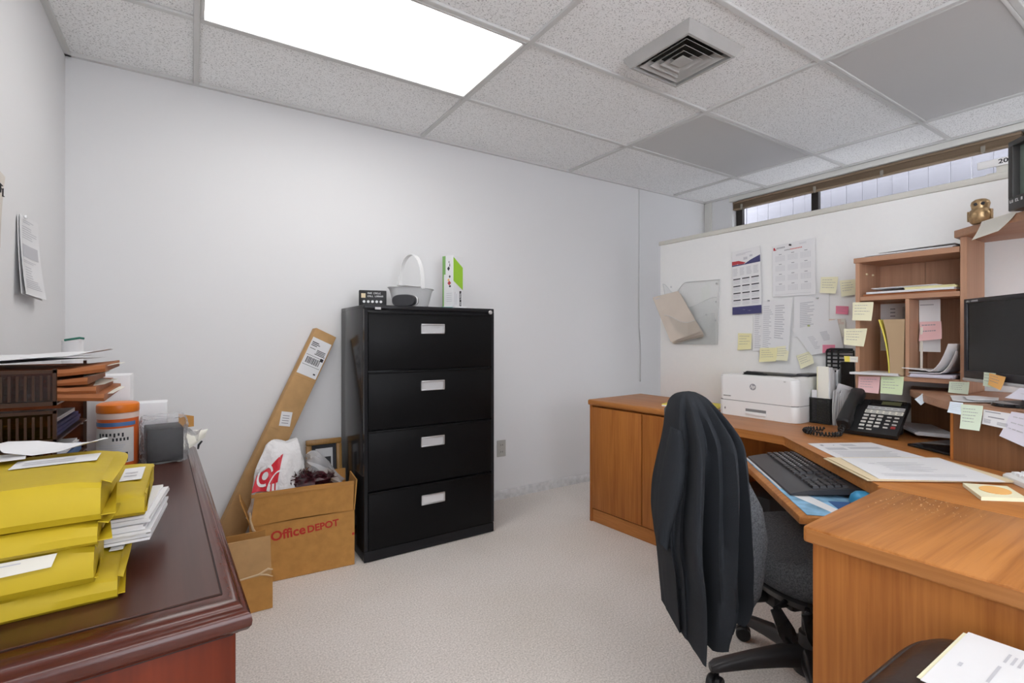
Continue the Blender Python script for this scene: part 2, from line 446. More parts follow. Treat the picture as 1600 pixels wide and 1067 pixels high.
# ================================================================== ROOM
XL, XR, YB, YF, ZC = -.483, 4.15, 2.985, -2.3, 2.43
m = MB(); m.box(XL-.1, XR+.1, YF-.1, YB+.1, -.06, 0); struct(m.build('floor', 'carpet'))
LY0, LY1, FX0, FX1, RZ0, RZ1 = -2.2, -.35, -.2, 1.5, .70, 2.30     # unseen windows added behind the camera to let in fill daylight
m = MB(); m.box(XL-.1, XL, LY1, YB+.1, 0, 2.6); m.box(XL-.1, XL, YF-.1, LY0, 0, 2.6); m.box(XL-.1, XL, LY0, LY1, 0, RZ0); m.box(XL-.1, XL, LY0, LY1, RZ1, 2.6); struct(m.build('wall_left', 'wall'))
m = MB(); m.box(XL, XR+.1, YB, YB+.1, 0, 2.6); struct(m.build('wall_back', 'wall'))
m = MB(); m.box(XL, FX0, YF-.1, YF, 0, 2.6); m.box(FX1, XR+.1, YF-.1, YF, 0, 2.6); m.box(FX0, FX1, YF-.1, YF, 0, RZ0); m.box(FX0, FX1, YF-.1, YF, RZ1, 2.6); struct(m.build('wall_front', 'wall'))
for nm, (x0, x1, y0, y1), ax in (('fill_window_front', (FX0, FX1, YF-.08, YF-.03), 0), ('fill_window_left', (XL-.08, XL-.03, LY0, LY1), 1)):
    m = MB(); w = .04
    m.box(x0, x1, y0, y1, RZ0, RZ0+w); m.box(x0, x1, y0, y1, RZ1-w, RZ1)
    for q in (0, .5, 1):
        if ax == 0: c = x0+w/2+(x1-x0-w)*q; m.box(c-w/2, c+w/2, y0, y1, RZ0+w, RZ1-w)
        else: c = y0+w/2+(y1-y0-w)*q; m.box(x0, x1, c-w/2, c+w/2, RZ0+w, RZ1-w)
    wo = struct(m.build(nm, 'bronze'))
    m = MB()
    if ax == 0: m.box(x0+w, x1-w, (y0+y1)/2-.002, (y0+y1)/2+.002, RZ0+w, RZ1-w)
    else: m.box((x0+x1)/2-.002, (x0+x1)/2+.002, y0+w, y1-w, RZ0+w, RZ1-w)
    m.build('glass', 'glass', wo)
WY0, WY1, WZ0, WZ1 = .80, 2.70, 1.02, 2.384
m = MB()
m.box(XR, XR+.1, YF, WY0, 0, 2.6); m.box(XR, XR+.1, WY1, YB, 0, 2.6)
m.box(XR, XR+.1, WY0, WY1, 0, WZ0); m.box(XR, XR+.1, WY0, WY1, WZ1, 2.6)
struct(m.build('wall_right', 'wall'))
# ceiling tiles, then the grid of tees that carries them
GX, GY, DX, DY = .0173, 2.3688, 1.2192, .6096
m = MB(); m.box(XL-.1, XR+.1, YF-.1, YB+.1, ZC+.012, ZC+.1); struct(m.build('ceiling', 'tile'))
m = MB(); tw = .012
xs = [GX+DX*i for i in range(0, 4)]; ys = [GY-DY*j for j in range(0, 8)]
for x in xs: m.box(x-tw, x+tw, YF, YB, ZC-.002, ZC+.012, bev=.002, seg=1)
for y in ys: m.box(XL, XR, y-tw, y+tw, ZC-.001, ZC+.0115, bev=.002, seg=1)
struct(m.build('trim_1', 'tee'))
m = MB()
m.box(XL, XR, YB-.022, YB, ZC-.004, ZC+.012); m.box(XL, XL+.022, YF, YB, ZC-.004, ZC+.012); m.box(XR-.022, XR, YF, YB, ZC-.004, ZC+.012)
struct(m.build('trim_2', 'tee'))
m = MB()
prof = [(0, 0), (.011, 0), (.011, .056), (.006, .064), (0, .064)]
m.loft([[V((x, YB-p[0], p[1])) for p in prof] for x in (XL, XR)], 0)
struct(m.build('baseboard_back', 'base'))
m = MB(); m.box(XR-.012, XR, 2.905, 2.982, 0, ZC-.004, bev=.003); struct(m.build('trim_3', 'white_paint'))

def ceiling_light(i, j, mat, label, group=None):
    x0 = GX+DX*i+tw; x1 = GX+DX*(i+1)-tw; y1 = GY-DY*j-tw; y0 = GY-DY*(j+1)+tw
    t = thing('ceiling_light', label, 'ceiling light', ((x0+x1)/2, (y0+y1)/2, ZC), 0, group)
    b = MB(); w = .014
    b.box(x0, x1, y0, y0+w, ZC-.003, ZC+.010, bev=.003); b.box(x0, x1, y1-w, y1, ZC-.003, ZC+.010, bev=.003)
    b.box(x0, x0+w, y0+w, y1-w, ZC-.003, ZC+.010, bev=.003); b.box(x1-w, x1, y0+w, y1-w, ZC-.003, ZC+.010, bev=.003)
    b.build('frame', 'tee', t)
    b = MB(); b.box(x0+w, x1-w, y0+w, y1-w, ZC+.003, ZC+.010); b.build('diffuser', mat, t)
    return t
ceiling_light(0, 0, 'lit', 'lit rectangular ceiling light glowing white above the black filing cabinet')
ceiling_light(2, 0, 'unlit', 'switched off grey ceiling light panel nearer the back wall, left of the window')
ceiling_light(2, 2, 'unlit', 'switched off grey ceiling light panel above the desk, beside the window blind')
ceiling_light(0, 4, 'lit', 'lit rectangular ceiling panel added as fill light behind the camera over the dark red desk')  # this and the next panel: unseen, added to brighten the room
ceiling_light(2, 5, 'lit', 'lit rectangular ceiling panel added as fill light behind the camera on the desk side')

# supply air diffuser: stepped square rings
t = thing('air_vent', 'square stepped metal air vent in the ceiling tiles', 'air vent', (1.868, 1.466, ZC))
def ring(mb, h, w, z0, z1, mi=0, flare=0.0):
    a, b = h, h-w
    for k in range(4):
        T = Matrix.Translation(V((1.868, 1.466, 0))) @ Matrix.Rotation(k*PI/2, 4, 'Z')
        vs = [(-a, -a, z1), (a, -a, z1), (b, -b, z1), (-b, -b, z1), (-a+flare, -a+flare, z0), (a-flare, -a+flare, z0), (b, -b, z0), (-b, -b, z0)]
        mb.add(vs, [(0, 1, 2, 3), (7, 6, 5, 4), (0, 4, 5, 1), (3, 2, 6, 7)], mi, T)
b = MB(); ring(b, .184, .034, ZC-.034, ZC+.010, 0, .022); b.build('frame', 'vent', t)
b = MB(); b.box(1.868-.152, 1.868+.152, 1.466-.152, 1.466+.152, ZC-.001, ZC+.010); b.build('backing', 'vent_dark', t)
for k, (h, z) in enumerate([(.130, .026), (.098, .020), (.066, .014)]):
    b = MB()
    for q in range(4):
        T = Matrix.Translation(V((1.868, 1.466, 0))) @ Matrix.Rotation(q*PI/2, 4, 'Z')
        o_, i_ = h, h-.030
        vs = [(-o_, -o_, ZC-.030), (o_, -o_, ZC-.030), (i_, -i_, ZC-.004), (-i_, -i_, ZC-.004), (-o_, -o_, ZC-.032), (o_, -o_, ZC-.032), (i_, -i_, ZC-.006), (-i_, -i_, ZC-.006)]
        b.add(vs, [(0, 1, 2, 3), (7, 6, 5, 4), (0, 4, 5, 1), (3, 2, 6, 7)], 0, T)
    b.build('ring', 'vent', t)
b = MB(); b.box(1.868-.036, 1.868+.036, 1.466-.036, 1.466+.036, ZC-.030, ZC-.026, bev=.001, seg=1); b.build('centre_plate', 'vent', t)

# window, its trim, and the bunched-up blind
b = MB(); b.box(XR-.016, XR-.001, WY0-.06, 2.722, WZ1, ZC-.005, bev=.003); struct(b.build('trim_4', 'white_paint'))
b = MB(); fx0, fx1 = XR+.055, XR+.095
for y, w in ((WY1-.035, .03), (WY0+.03, .03), (2.012, .028)): b.box(fx0, fx1, y-w, y+w, WZ0+.002, WZ1-.002, bev=.003, seg=1)
b.box(fx0, fx1, WY0+.06, 1.984, WZ0+.002, WZ0+.05); b.box(fx0, fx1, 2.04, WY1-.065, WZ0+.002, WZ0+.05)
b.box(fx0, fx1, WY0+.06, 1.984, WZ1-.04, WZ1-.002); b.box(fx0, fx1, 2.04, WY1-.065, WZ1-.04, WZ1-.002)
w1 = struct(b.build('window_1', 'bronze'))
ROOTM[w1.name] = Matrix.Identity(4)
b = MB(); b.box(fx0+.018, fx0+.022, WY0+.055, 1.988, WZ0+.045, WZ1-.035); b.build('glass', 'glass', w1)
b = MB(); b.box(fx0+.018, fx0+.022, 2.036, WY1-.06, WZ0+.045, WZ1-.035); b.build('glass', 'glass', w1)
t = thing('window_blind', 'brown wooden slat blind pulled up tight under the ceiling at the window', 'window blind', (XR+.025, 1.75, WZ1-.062))
b = MB(); b.box(XR+.003, XR+.045, WY0+.02, WY1-.006, WZ1-.022, WZ1-.003, bev=.003); b.build('headrail', 'blind', t)
b = MB()
for k in range(9): b.box(XR+.001, XR+.046, WY0+.022, WY1-.008, WZ1-.026-.0044*k-.0030, WZ1-.026-.0044*k, bev=.001, seg=1)
b.build('slats', 'blind', t)
b = MB(); b.box(XR+.002, XR+.046, WY0+.022, WY1-.008, WZ1-.078, WZ1-.066, bev=.003); b.build('bottom_rail', 'blind', t)
for y in (2.605, 1.985, 1.53, .99):
    b = MB(); b.box(XR-.006, XR-.001, y-.011, y+.011, WZ1-.080, WZ1-.040, bev=.002); b.tube([(XR-.004, y, WZ1-.08), (XR-.004, y, WZ1-.088)], .006, 8); b.build('cord_clip', 'clip', t)
t = thing('ribbed_screen', 'white ribbed panel screen standing outside behind the window glass', 'screen', (XR+.55, 1.7, 0))
b = MB(); y = .2
while y < 3.4:
    w = .10+.03*random.random()
    b.box(XR+.55, XR+.565, y, y+w-.0008, .3, 2.52, bev=.003, seg=1, T=Matrix.Translation(V((.012*random.random(), 0, 0)))); y += w
b.build('panel', 'slat', t)
b = MB(); b.box(XR+.53, XR+.549, .2, 3.4, 2.24, 2.256); b.box(XR+.53, XR+.549, .2, 3.4, .9, .92); b.build('rail', 'slat', t)

# cable and outlet on the back wall
b = MB(); pts = []
for k in range(40):
    z = 2.424-(2.424-.765)*k/39
    dx = .020*math.exp(-((z-1.02)/.16)**2)+.014*(1 if z < 1.0 else 0)*min(1, (1.0-z)/.2 if z < 1 else 0)
    pts.append((3.238+dx, YB-.006, z))
b.tube(pts, .0045, 8)
tag(b.build('wall_cable', 'cable', None, (3.238, YB-.006, .765)), 'thin white cable running down the back wall to the desk', 'cable')
t = thing('wall_outlet', 'beige double power outlet low on the back wall beside the filing cabinet', 'power outlet', (1.842, YB, .36))
b = MB(); b.box(1.806, 1.878, YB-.006, YB-.0005, .302, .418, bev=.003); b.build('cover_plate', 'outlet', t)
for z in (.336, .384):
    b = MB(); b.lathe([(.0005, 0), (.017, 0), (.017, .003), (.0005, .003)], 20, T=frame_m((1.842, YB-.0062, z), (1, 0, 0), (0, 0, 1)))
    b.box(1.834, 1.8365, YB-.0105, YB-.0092, z-.004, z+.006, 1); b.box(1.8475, 1.850, YB-.0105, YB-.0092, z-.004, z+.006, 1)
    b.build('socket', ['outlet', 'ink_black'], t)

# ================================================================== FILING CABINET
CX0, CX1, CY0, CY1, CZ = .733, 1.498, 2.506, 2.965, 1.316
t = thing('filing_cabinet', 'tall black four drawer lateral filing cabinet against the back wall', 'filing cabinet', (1.115, 2.735, 0))
b = MB(); b.box(CX0, CX1, CY0+.018, CY1, .003, CZ-.02, bev=.003); b.box(CX0, CX1, CY0, CY1, CZ-.022, CZ, bev=.004)
b.box(CX0, CX0+.018, CY0+.002, CY0+.02, .06, CZ-.022); b.box(CX1-.018, CX1, CY0+.002, CY0+.02, .06, CZ-.022); b.box(CX0, CX1, CY0+.004, CY0+.02, .003, .056, bev=.002)
b.build('body', 'black_side', t)
zs = [(.977, 1.280), (.673, .972), (.360, .668), (.062, .355)]
for k, (z0, z1) in enumerate(zs):
    pr = 0.004 if k == 3 else 0
    b = MB(); b.box(CX0+.020, CX1-.020, CY0-.002-pr, CY0+.018, z0, z1, bev=.004)
    b.box(CX0+.020, CX1-.020, CY0-.006-pr, CY0-.001, z1-.010, z1, bev=.002)
    d = b.build('drawer', 'black_metal', t)
    zc = z1-.085; f = CY0-.002-pr
    b = MB(); x0, x1 = 1.037, 1.175
    b.box(x0, x1, f-.007, f, zc-.027, zc-.021, bev=.002); b.box(x0, x1, f-.010, f, zc+.019, zc+.027, bev=.003); b.box(x0, x0+.006, f-.007, f, zc-.021, zc+.019); b.box(x1-.006, x1, f-.007, f, zc-.021, zc+.019)
    b.box(x0+.005, x1-.005, f-.002, f+.001, zc-.022, zc+.02, 1)
    b.build('handle', ['steel', 'paper' if k == 3 else 'label_grey'], d)
b = MB(); b.lathe([(.0005, 0), (.011, 0), (.012, .006), (.009, .009), (.0005, .009)], 20, T=frame_m((1.470, CY0-.0005, 1.294), (1, 0, 0), (0, 0, 1))); b.build('lock', 'steel', t)
b = MB(); b.box(.788, .818, CY0-.0015, CY0-.0002, 1.292, 1.304); b.build('maker_plate', 'label_grey', t)

# things on the filing cabinet
T0 = frame_m((.866, 2.80, CZ), (1, -.25, 0), (.25, 1, 0))
b = MB(T0); b.box(-.075, .075, -.03, .03, .001, .098, bev=.003)
fm = T0 @ Matrix(((1, 0, 0, 0), (0, 0, -1, -.0305), (0, 1, 0, 0), (0, 0, 0, 1)))
b.M = fm
b.box(-.063, -.040, .055, .080, 0, .001, 1)
glyphs(b, -.028, .077, .045, .086, 9, 2, 4)
glyphs(b, -.028, .060, .058, .069, 11, 2, 5)
for k in range(5): b.lathe([(.0005, 0), (.0075, 0), (.0075, .001), (.0005, .001)], 14, (-.048+.023*k, .034, 0), 2)
tag(b.build('gadget_box', ['black', 'manila', 'paper'], None, (.866, 2.80, CZ)), 'small black retail box with white icons on the filing cabinet', 'box')

t = thing('basket', 'white oval basket with a tall arched handle on the filing cabinet', 'basket', (1.085, 2.765, CZ), .35)
Tm = RM(t); SX, SY = 1.0, .66
b = MB(Tm)
prof = [(.0005, .003), (.108, .003), (.112, .010), (.142, .105), (.150, .116), (.155, .117), (.155, .121), (.145, .121), (.137, .105), (.107, .014), (.0005, .012)]
b.lathe(prof, 48, (0, 0, 0), 0, SX, SY, caps=False); b.build('bowl', 'basket', t)
b = MB(Tm); h = []
for k in range(25):
    a = PI*k/24; h.append(V((.0, -.096*math.cos(a), .112+.205*math.sin(a)**.75)))
rings = []
for p in h:
    rings.append([p+V((dx, 0, 0))+V((0, p.y, (p.z-.11))).normalized()*dr for dx, dr in ((-.013, 0), (.013, 0), (.013, .005), (-.013, .005))])
b.loft(rings, 0); b.build('handle', 'white_gloss', t)
b = MB(Tm); b.box(-.14, -.02, -.105, -.03, .124, .129, bev=.002, T=Matrix.Rotation(.05, 4, 'X')); b.build('folded_liner', 'basket', t)

t = thing('wireless_speaker', 'small black oval gadget with a white rim in front of the white basket', 'speaker', (.985, 2.60, CZ))
Tm = Matrix.Translation(V((.985, 2.60, CZ))) @ Matrix.Rotation(-.85, 4, 'Z')
def pill(hw, hh, y, n=36):
    return [V(((abs(math.cos(2*PI*k/n))**.7)*hw*(1 if math.cos(2*PI*k/n) >= 0 else -1), y, .034+(abs(math.sin(2*PI*k/n))**.75)*hh*(1 if math.sin(2*PI*k/n) >= 0 else -1))) for k in range(n)]
b = MB(Tm); b.loft([pill(.066, .030, -.026), pill(.070, .033, -.02), pill(.070, .033, 0)], 0); b.build('front', 'char', t)
b = MB(Tm); b.loft([pill(.0705, .0335, 0), pill(.0715, .034, .004), pill(.0715, .034, .012), pill(.0705, .0335, .016)], 0); b.build('rim', 'white_gloss', t)
b = MB(Tm); b.loft([pill(.069, .032, .016), pill(.066, .030, .032)], 0); b.build('back', 'black', t)

T0 = frame_m((1.372, 2.80, CZ+.0225), (1, -.42, 0), (.42, 1, 0))
b = MB(); b.M = T0; b.box(-.062, .085, -.052, .052, -.0225, -.001, bev=.002)
tag(b.build('white_carton', 'paper', None, (1.372, 2.80, CZ)), 'flat white carton under the green and white box', 'carton')
b = MB(frame_m((1.312, 2.745, CZ), (1, -.2, 0), (.2, 1, 0))); b.box(-.045, .022, -.035, .0, .0005, .016, bev=.001)
tag(b.build('teal_box', 'teal', None, (1.312, 2.745, CZ)), 'small flat teal box at the foot of the green and white box', 'box')
b = MB(T0 @ Matrix.Rotation(.75, 4, 'Z')); hx, hy, hz = .043, .046, .315
b.box(-hx, hx, -hy, hy, 0, hz, bev=.001, seg=1)
e = .0006
# side facing left of the viewer: picture side; side facing right: green slanted field
S1 = b.M @ Matrix(((0, 0, -1, -hx), (-1, 0, 0, 0), (0, 1, 0, 0), (0, 0, 0, 1)))   # -x face, local x right
S2 = b.M @ Matrix(((1, 0, 0, 0), (0, 0, -1, -hy), (0, 1, 0, 0), (0, 0, 0, 1)))     # -y face
b.M = S1
b.box(-hy, -hy+.026, .20, hz, 0, e, 2); b.box(-hy, -hy+.012, .0, .20, 0, e, 2)
for (x, z, w, h_, mi) in ((.006, .235, .012, .03, 3), (.016, .255, .004, .03, 3), (.010, .275, .004, .016, 3), (.012, .145, .016, .03, 4), (.006, .165, .010, .018, 5), (.018, .125, .010, .016, 3), (.016, .185, .008, .02, 3)):
    b.add([(x-w, z, e), (x, z-h_*.5, e), (x+w, z, e), (x, z+h_*.5, e)], [(0, 1, 2, 3)], mi)
for k in range(5): b.box(-.012, .036, .08-.012*k, .083-.012*k, 0, e, 6)
b.M = S2
b.add([(-hx, hz*.97, e), (-hx, hz*.50, e), (hx*.98, hz*.33, e), (hx*.98, hz*.78, e)], [(0, 1, 2, 3)], 1)
b.box(.012, .028, .004, .098, 0, e, 3); b.M = S2 @ Matrix.Translation(V((0, 0, .0007))) @ Matrix(((0, -1, 0, .027), (1, 0, 0, .01), (0, 0, 1, 0), (0, 0, 0, 1))); glyphs(b, .0, .002, .08, .012, 7, 0, 8); b.M = S2
b.box(-.03, -.026, .01, .09, 0, e, 6); b.box(-.015, -.012, .01, .08, 0, e, 6)
tag(b.build('display_box', ['paper', 'lime', 'lime_dark', 'ink_black', 'cred', 'note_or', 'ink_light'], None, (1.372, 2.80, CZ+.0225)), 'upright lime green and white product box on the filing cabinet', 'box')

# ================================================================== CORNER BY THE BACK WALL
# long flat carton leaning on the wall
A = V((.092, 2.80, .02)); Bp = V((.640, 2.918, 1.175)); d = (Bp-A).normalized()
wv = V((1, .12, 0)); wv = (wv-d*wv.dot(d)).normalized(); nv = wv.cross(d).normalized()
if nv.y > 0: nv = -nv; wv = -wv
wv = d.cross(nv)
Lc = (Bp-A).length
MT = Matrix(((wv.x, d.x, nv.x, A.x), (wv.y, d.y, nv.y, A.y), (wv.z, d.z, nv.z, A.z), (0, 0, 0, 1)))
t = thing('long_carton', 'long narrow cardboard carton leaning on the back wall with a shipping label', 'cardboard box', tuple(A))
b = MB(MT); b.box(-.062, .062, 0, Lc, -.062, 0, bev=.003); b.box(-.062, .062, Lc*.55, Lc*.555, 0, .0012); b.box(-.062, .062, Lc*.78, Lc*.783, 0, .001); b.build('body', 'card_pale', t)
b = MB(MT); y0, y1 = Lc-.265, Lc-.052; b.box(-.056, .055, y0, y1, .0005, .0014)
z = .0018
for (a, b_, c, d_) in ((-.048, -.01, .185, .190), (-.048, .0, .176, .180), (-.048, -.015, .167, .171), (-.005, .045, .150, .154), (-.005, .045, .142, .146), (-.005, .045, .134, .138), (-.048, -.015, .150, .153), (-.05, .05, .112, .114), (-.05, .05, .056, .058), (-.01, .05, .126, .130), (.032, .05, .10, .118)):
    b.box(a, b_, y0+c, y0+d_, .0014, z, 1)
x = -.04
while x < .035:
    w = random.choice((.0015, .003, .0045)); b.box(x, x+w, y0+.068, y0+.104, .0014, z, 1); x += w+random.choice((.0015, .003))
b.box(.03, .042, y0+.018, y0+.026, .0014, z, 1)
b.build('shipping_label', ['paper', 'ink_black'], t)
b = MB(MT); T2 = Matrix.Translation(V((.0, Lc*.60, .0))) @ Matrix.Rotation(.25, 4, 'Z'); b.box(-.028, .028, -.038, .038, .0008, .0016, 0, T=T2)
for k in range(4): b.box(-.018, .016, -.024+.013*k, -.020+.013*k, .0016, .002, 1, T=T2)
b.build('small_label', ['paper', 'ink'], t)

# picture frame behind the carton
T0 = Matrix.Translation(V((.530, 2.86, 0))) @ Matrix.Rotation(-.09, 4, 'X')
t = thing('picture_frame', 'gold wooden picture frame leaning on the wall beside the filing cabinet', 'picture frame', (.625, 2.9, 0))
W_, H_ = .192, .578; b = MB(T0)
b.box(0, W_, 0, .022, 0, .03, bev=.005); b.box(0, W_, 0, .022, H_-.03, H_, bev=.005); b.box(0, .03, 0, .022, .03, H_-.03, bev=.005); b.box(W_-.03, W_, 0, .022, .03, H_-.03, bev=.005)
b.build('moulding', 'frame_gold', t)
b = MB(T0); b.box(.03, W_-.03, .010, .016, .03, H_-.03, 0); b.box(.05, W_-.05, .0085, .010, .05, H_-.052, 1); b.box(.075, W_-.06, .0075, .0085, .10, H_-.10, 0); b.build('picture', ['ink_black', 'mat_white'], t)

# carton with lettering, flaps up
def carton_walls(mb, w, dp, h, th=.006, mi=0):
    mb.box(0, w, 0, th, 0, h, mi); mb.box(0, w, dp-th, dp, 0, h, mi); mb.box(0, th, th, dp-th, 0, h, mi); mb.box(w-th, w, th, dp-th, 0, h, mi); mb.box(th, w-th, th, dp-th, 0, .006, mi)
T0 = frame_m((.224, 2.565, .002), (1, -.075, 0), (.075, 1, 0))
t = thing('office_carton', 'large open cardboard box with red lettering, full of bags, left of the filing cabinet', 'cardboard box', (.46, 2.68, 0))
w, dp, h = .468, .20, .272
b = MB(T0); carton_walls(b, w, dp, h); b.build('body', 'card', t)
b = MB(T0)
def flapf(u, v):
    x = w*(u*.985+.004); z = h+.150*v+.006*math.sin(3*u); y = .003-.010*v+.012*(1-u)**6*v
    if u < .12: x += .02*v*(1-u/.12)
    return V((x, y, z)), V((0, -1, 0))
b.surf(flapf, 16, 4, 0, .005); b.box(.006, w-.004, -.0085, -.006, h+.134, h+.150, 1); b.box(.02, w-.01, -.002, .001, h-.003, h+.002, 1); b.build('front_flap', ['card', 'card_in'], t)
b = MB(T0); b.box(.02, w-.01, dp-.006, dp, h, h+.17, T=Matrix.Translation(V((0, 0, 0)))); b.build('back_flap', 'card_in', t)
b = MB(T0); b.add([(w-.003, .01, h), (w-.003, dp-.01, h), (w+.010, dp-.02, h+.155), (w+.012, .02, h+.148), (w+.003, .01, h), (w+.003, dp-.01, h), (w+.016, dp-.02, h+.155), (w+.018, .02, h+.148)], [(0, 3, 2, 1), (4, 5, 6, 7), (0, 4, 7, 3), (1, 2, 6, 5), (2, 3, 7, 6), (0, 1, 5, 4)]); b.build('side_flap', 'card', t)
b = MB(T0)
b.add([(.0, .01, h), (.0, dp-.01, h), (-.045, dp-.03, h+.11), (-.04, .02, h+.12), (.005, .01, h), (.005, dp-.01, h), (-.040, dp-.03, h+.112), (-.035, .02, h+.122)], [(0, 1, 2, 3), (4, 7, 6, 5), (0, 3, 7, 4), (1, 5, 6, 2), (2, 6, 7, 3), (0, 4, 5, 1)]); b.build('side_flap', 'card', t)
# torn strip curling down at the left
b = MB(T0); pth = [(.0, -.006, h+.07), (.003, -.012, h+.03), (.012, -.016, h-.005), (.028, -.014, h-.035), (.055, -.009, h-.055), (.075, -.003, h-.06)]
b.tube(pth, [.003, .005, .006, .006, .005, .002], 6); b.build('torn_edge', 'card_edge', t)
b = MB(T0)
add_text(b, 'Office', .062, (.162, -.0012, .214), (1, 0, .07), (0, 0, 1), 0, bold=.0016)
b.build('lettering', 'red_ink', t)
b = MB(T0); add_text(b, 'DEPOT', .046, (.318, -.0012, .220), (1, 0, .07), (0, 0, 1), 0, bold=.0014)
b.build('lettering', 'red_ink', t)
b = MB(T0); b.box(w-.012, w-.001, -.0012, -.0003, .150, .162); b.build('printed_mark', 'red_ink', t)

# contents of the carton
def blob(mb, c, rx, ry, rz, seed, mi=0, nu=26, nv=16, amp=.22, top=None, flat=0.0, mif=None):
    R = random.Random(seed); ph = [(R.uniform(2, 5), R.uniform(0, 6), R.uniform(2, 6), R.uniform(0, 6)) for _ in range(5)]
    rings = []
    for j in range(nv+1):
        th = PI*j/nv; rg = []
        for i in range(nu):
            a = 2*PI*i/nu; k = 1
            for (fa, pa, fb, pb) in ph: k += amp/5*math.sin(round(fa)*a+pa)*math.sin(fb*th+pb)*2
            s = max(math.sin(th), .02)
            rg.append(V((c[0]+rx*k*s*math.cos(a), c[1]+ry*k*s*math.sin(a), c[2]-rz*k*math.cos(th))))
        rings.append(rg)
    mb.loft(rings, mi)
t = thing('plastic_shopping_bag', 'white plastic shopping bag with red print standing in the lettered cardboard box', 'plastic bag', (.335, 2.68, .27))
b = MB(); prof = []
def bagsurf(mb, x0, x1, yc, z0, z1, lean, mi):
    rings = []
    for k in range(13):
        s = k/12; z = z0+(z1-z0)*s
        wdt = (x1-x0)/2*(1-.10*s-.55*max(0, s-.62)**1.3*2.0); cx = (x0+x1)/2+lean*s; th = .07*(1-s)**.5+.012
        rg = []
        for i in range(28):
            a = 2*PI*i/28; cr = 1+.09*math.sin(5*a+4*s)+.05*math.sin(9*a-7*s)
            rg.append(V((cx+wdt*cr*math.copysign(abs(math.cos(a))**.8, math.cos(a)), yc+th*cr*math.sin(a)+.02*s, z+.012*math.sin(3*a+2)*(s))))
        rings.append(rg)
    mb.loft(rings, mi)
bagsurf(b, .228, .455, 2.665, .28, .632, .035, 0)
b.build('bag', 'bag', t)
# red printed field with white figure and lettering, following the bag front
def bagfront(u, v):
    # u 0..1 across, v 0..1 up
    x = .232+.105*u+.055*v*(1-.3*u); z = .425+.155*v
    y = 2.592+.052*v+.012*math.sin(6*u+3*v)
    return V((x, y-.012, z)), V((0, -1, .2))
b = MB(); 
def tri(u, v):
    lo = 0.0; hi = 1.0
    uu = u*(1-.0*v)
    top = .45+.55*uu
    return bagfront(uu, v*top)
b.surf(tri, 8, 8, 0, .0015)
def arc(c, r0, r1, a0, a1, n=14):
    def f(u, v):
        a = a0+(a1-a0)*u; r = r0+(r1-r0)*v
        p, n_ = bagfront(c[0]+r*math.cos(a), c[1]+r*1.0*math.sin(a)); return p+V((0, -.003, 0)), n_
    b.surf(f, n, 2, 1, .0008)
arc((.36, .44), .24, .32, .4, 5.2); arc((.36, .44), .0, .12, 0, 6.28)
arc((.98, .12), .36, .41, 1.3, 3.4)
for k in range(3): 
    def bar(u, v, k=k):
        p, n_ = bagfront(.62+.17*k+.10*u-.05*v, .0+.20*v); return p+V((0, -.003, 0)), n_
    b.surf(bar, 2, 2, 1, .0008)
b.build('red_print', ['bag_red', 'bag'], t)
b = MB(); R = random.Random(3)
for k in range(260):
    s = R.random(); c = V((.40+.215*s, 2.635+.05*(R.random()-.5), .435+.045*math.sin(PI*min(1, s*1.25+.12))*R.random()))
    dr = V((R.uniform(-1, 1), R.uniform(-1, .6), R.uniform(-.2, 1))).normalized(); ln = .022+.015*R.random()
    sd = dr.orthogonal().normalized()*.0035
    b.add([c-sd, c+sd, c+dr*ln+sd*.4, c+dr*ln-sd*.4], [(0, 1, 2, 3)])
blob(b, (.50, 2.64, .415), .10, .04, .045, 5, 0, 22, 10, .5)
tag(b.build('tinsel_garland', 'maroon', None, (.50, 2.64, .40)), 'dark maroon tinsel garland on top of the cardboard box contents', 'garland')
b = MB()
rings = []
for k in range(15):
    s = k/14; cx = .500+.165*s; z = .555-.115*s**1.2; hh = .02+.05*math.sin(PI*min(1, s+.12)); 
    rings.append([V((cx+.012*math.sin(4*a+5*s), 2.70+(.035+.02*s)*math.cos(a)*(1+.2*math.sin(6*a)), z-.05+hh*math.sin(a)*(1+.25*math.sin(5*a+8*s)))) for a in [2*PI*i/24 for i in range(24)]])
b.loft(rings, 0)
tag(b.build('clear_plastic_bag', 'plastic_bag', None, (.58, 2.72, .45)), 'crumpled clear plastic bag at the right in the cardboard box', 'plastic bag')

# smaller carton by the dark red desk
T0 = frame_m((.045, 2.318, .002), (1, -.02, 0), (.02, 1, 0)); w, dp, h = .243, .205, .145
t = thing('small_carton', 'smaller open cardboard box half hidden behind the dark red desk', 'cardboard box', (.165, 2.41, 0))
b = MB(T0); carton_walls(b, w, dp, h); b.build('body', 'card', t)
b = MB(T0); b.add([(.0, 0, h), (w-.004, 0, h), (w-.008, .01, h+.158), (.0, .01, h+.158), (.0, .006, h), (w-.004, .006, h), (w-.008, .016, h+.158), (.0, .016, h+.158)], [(0, 1, 2, 3), (4, 7, 6, 5), (0, 3, 7, 4), (1, 5, 6, 2), (2, 6, 7, 3), (0, 4, 5, 1)]); b.build('front_flap', 'card_pale', t)
b = MB(T0); b.tube([(.0, -.002, h-.004), (.10, -.004, h+.002), (.19, -.003, h+.010), (.225, .0, h+.024), (.243, .004, h+.016)], [.003, .004, .004, .005, .003], 6); b.tube([(.19, -.003, h+.010), (.22, -.005, h+.002), (.243, -.004, h-.01)], [.003, .004, .002], 6); b.build('torn_edge', 'card_edge', t)
b = MB(T0); b.box(0, w-.01, dp-.006, dp, h, h+.12); b.build('back_flap', 'card_in', t)
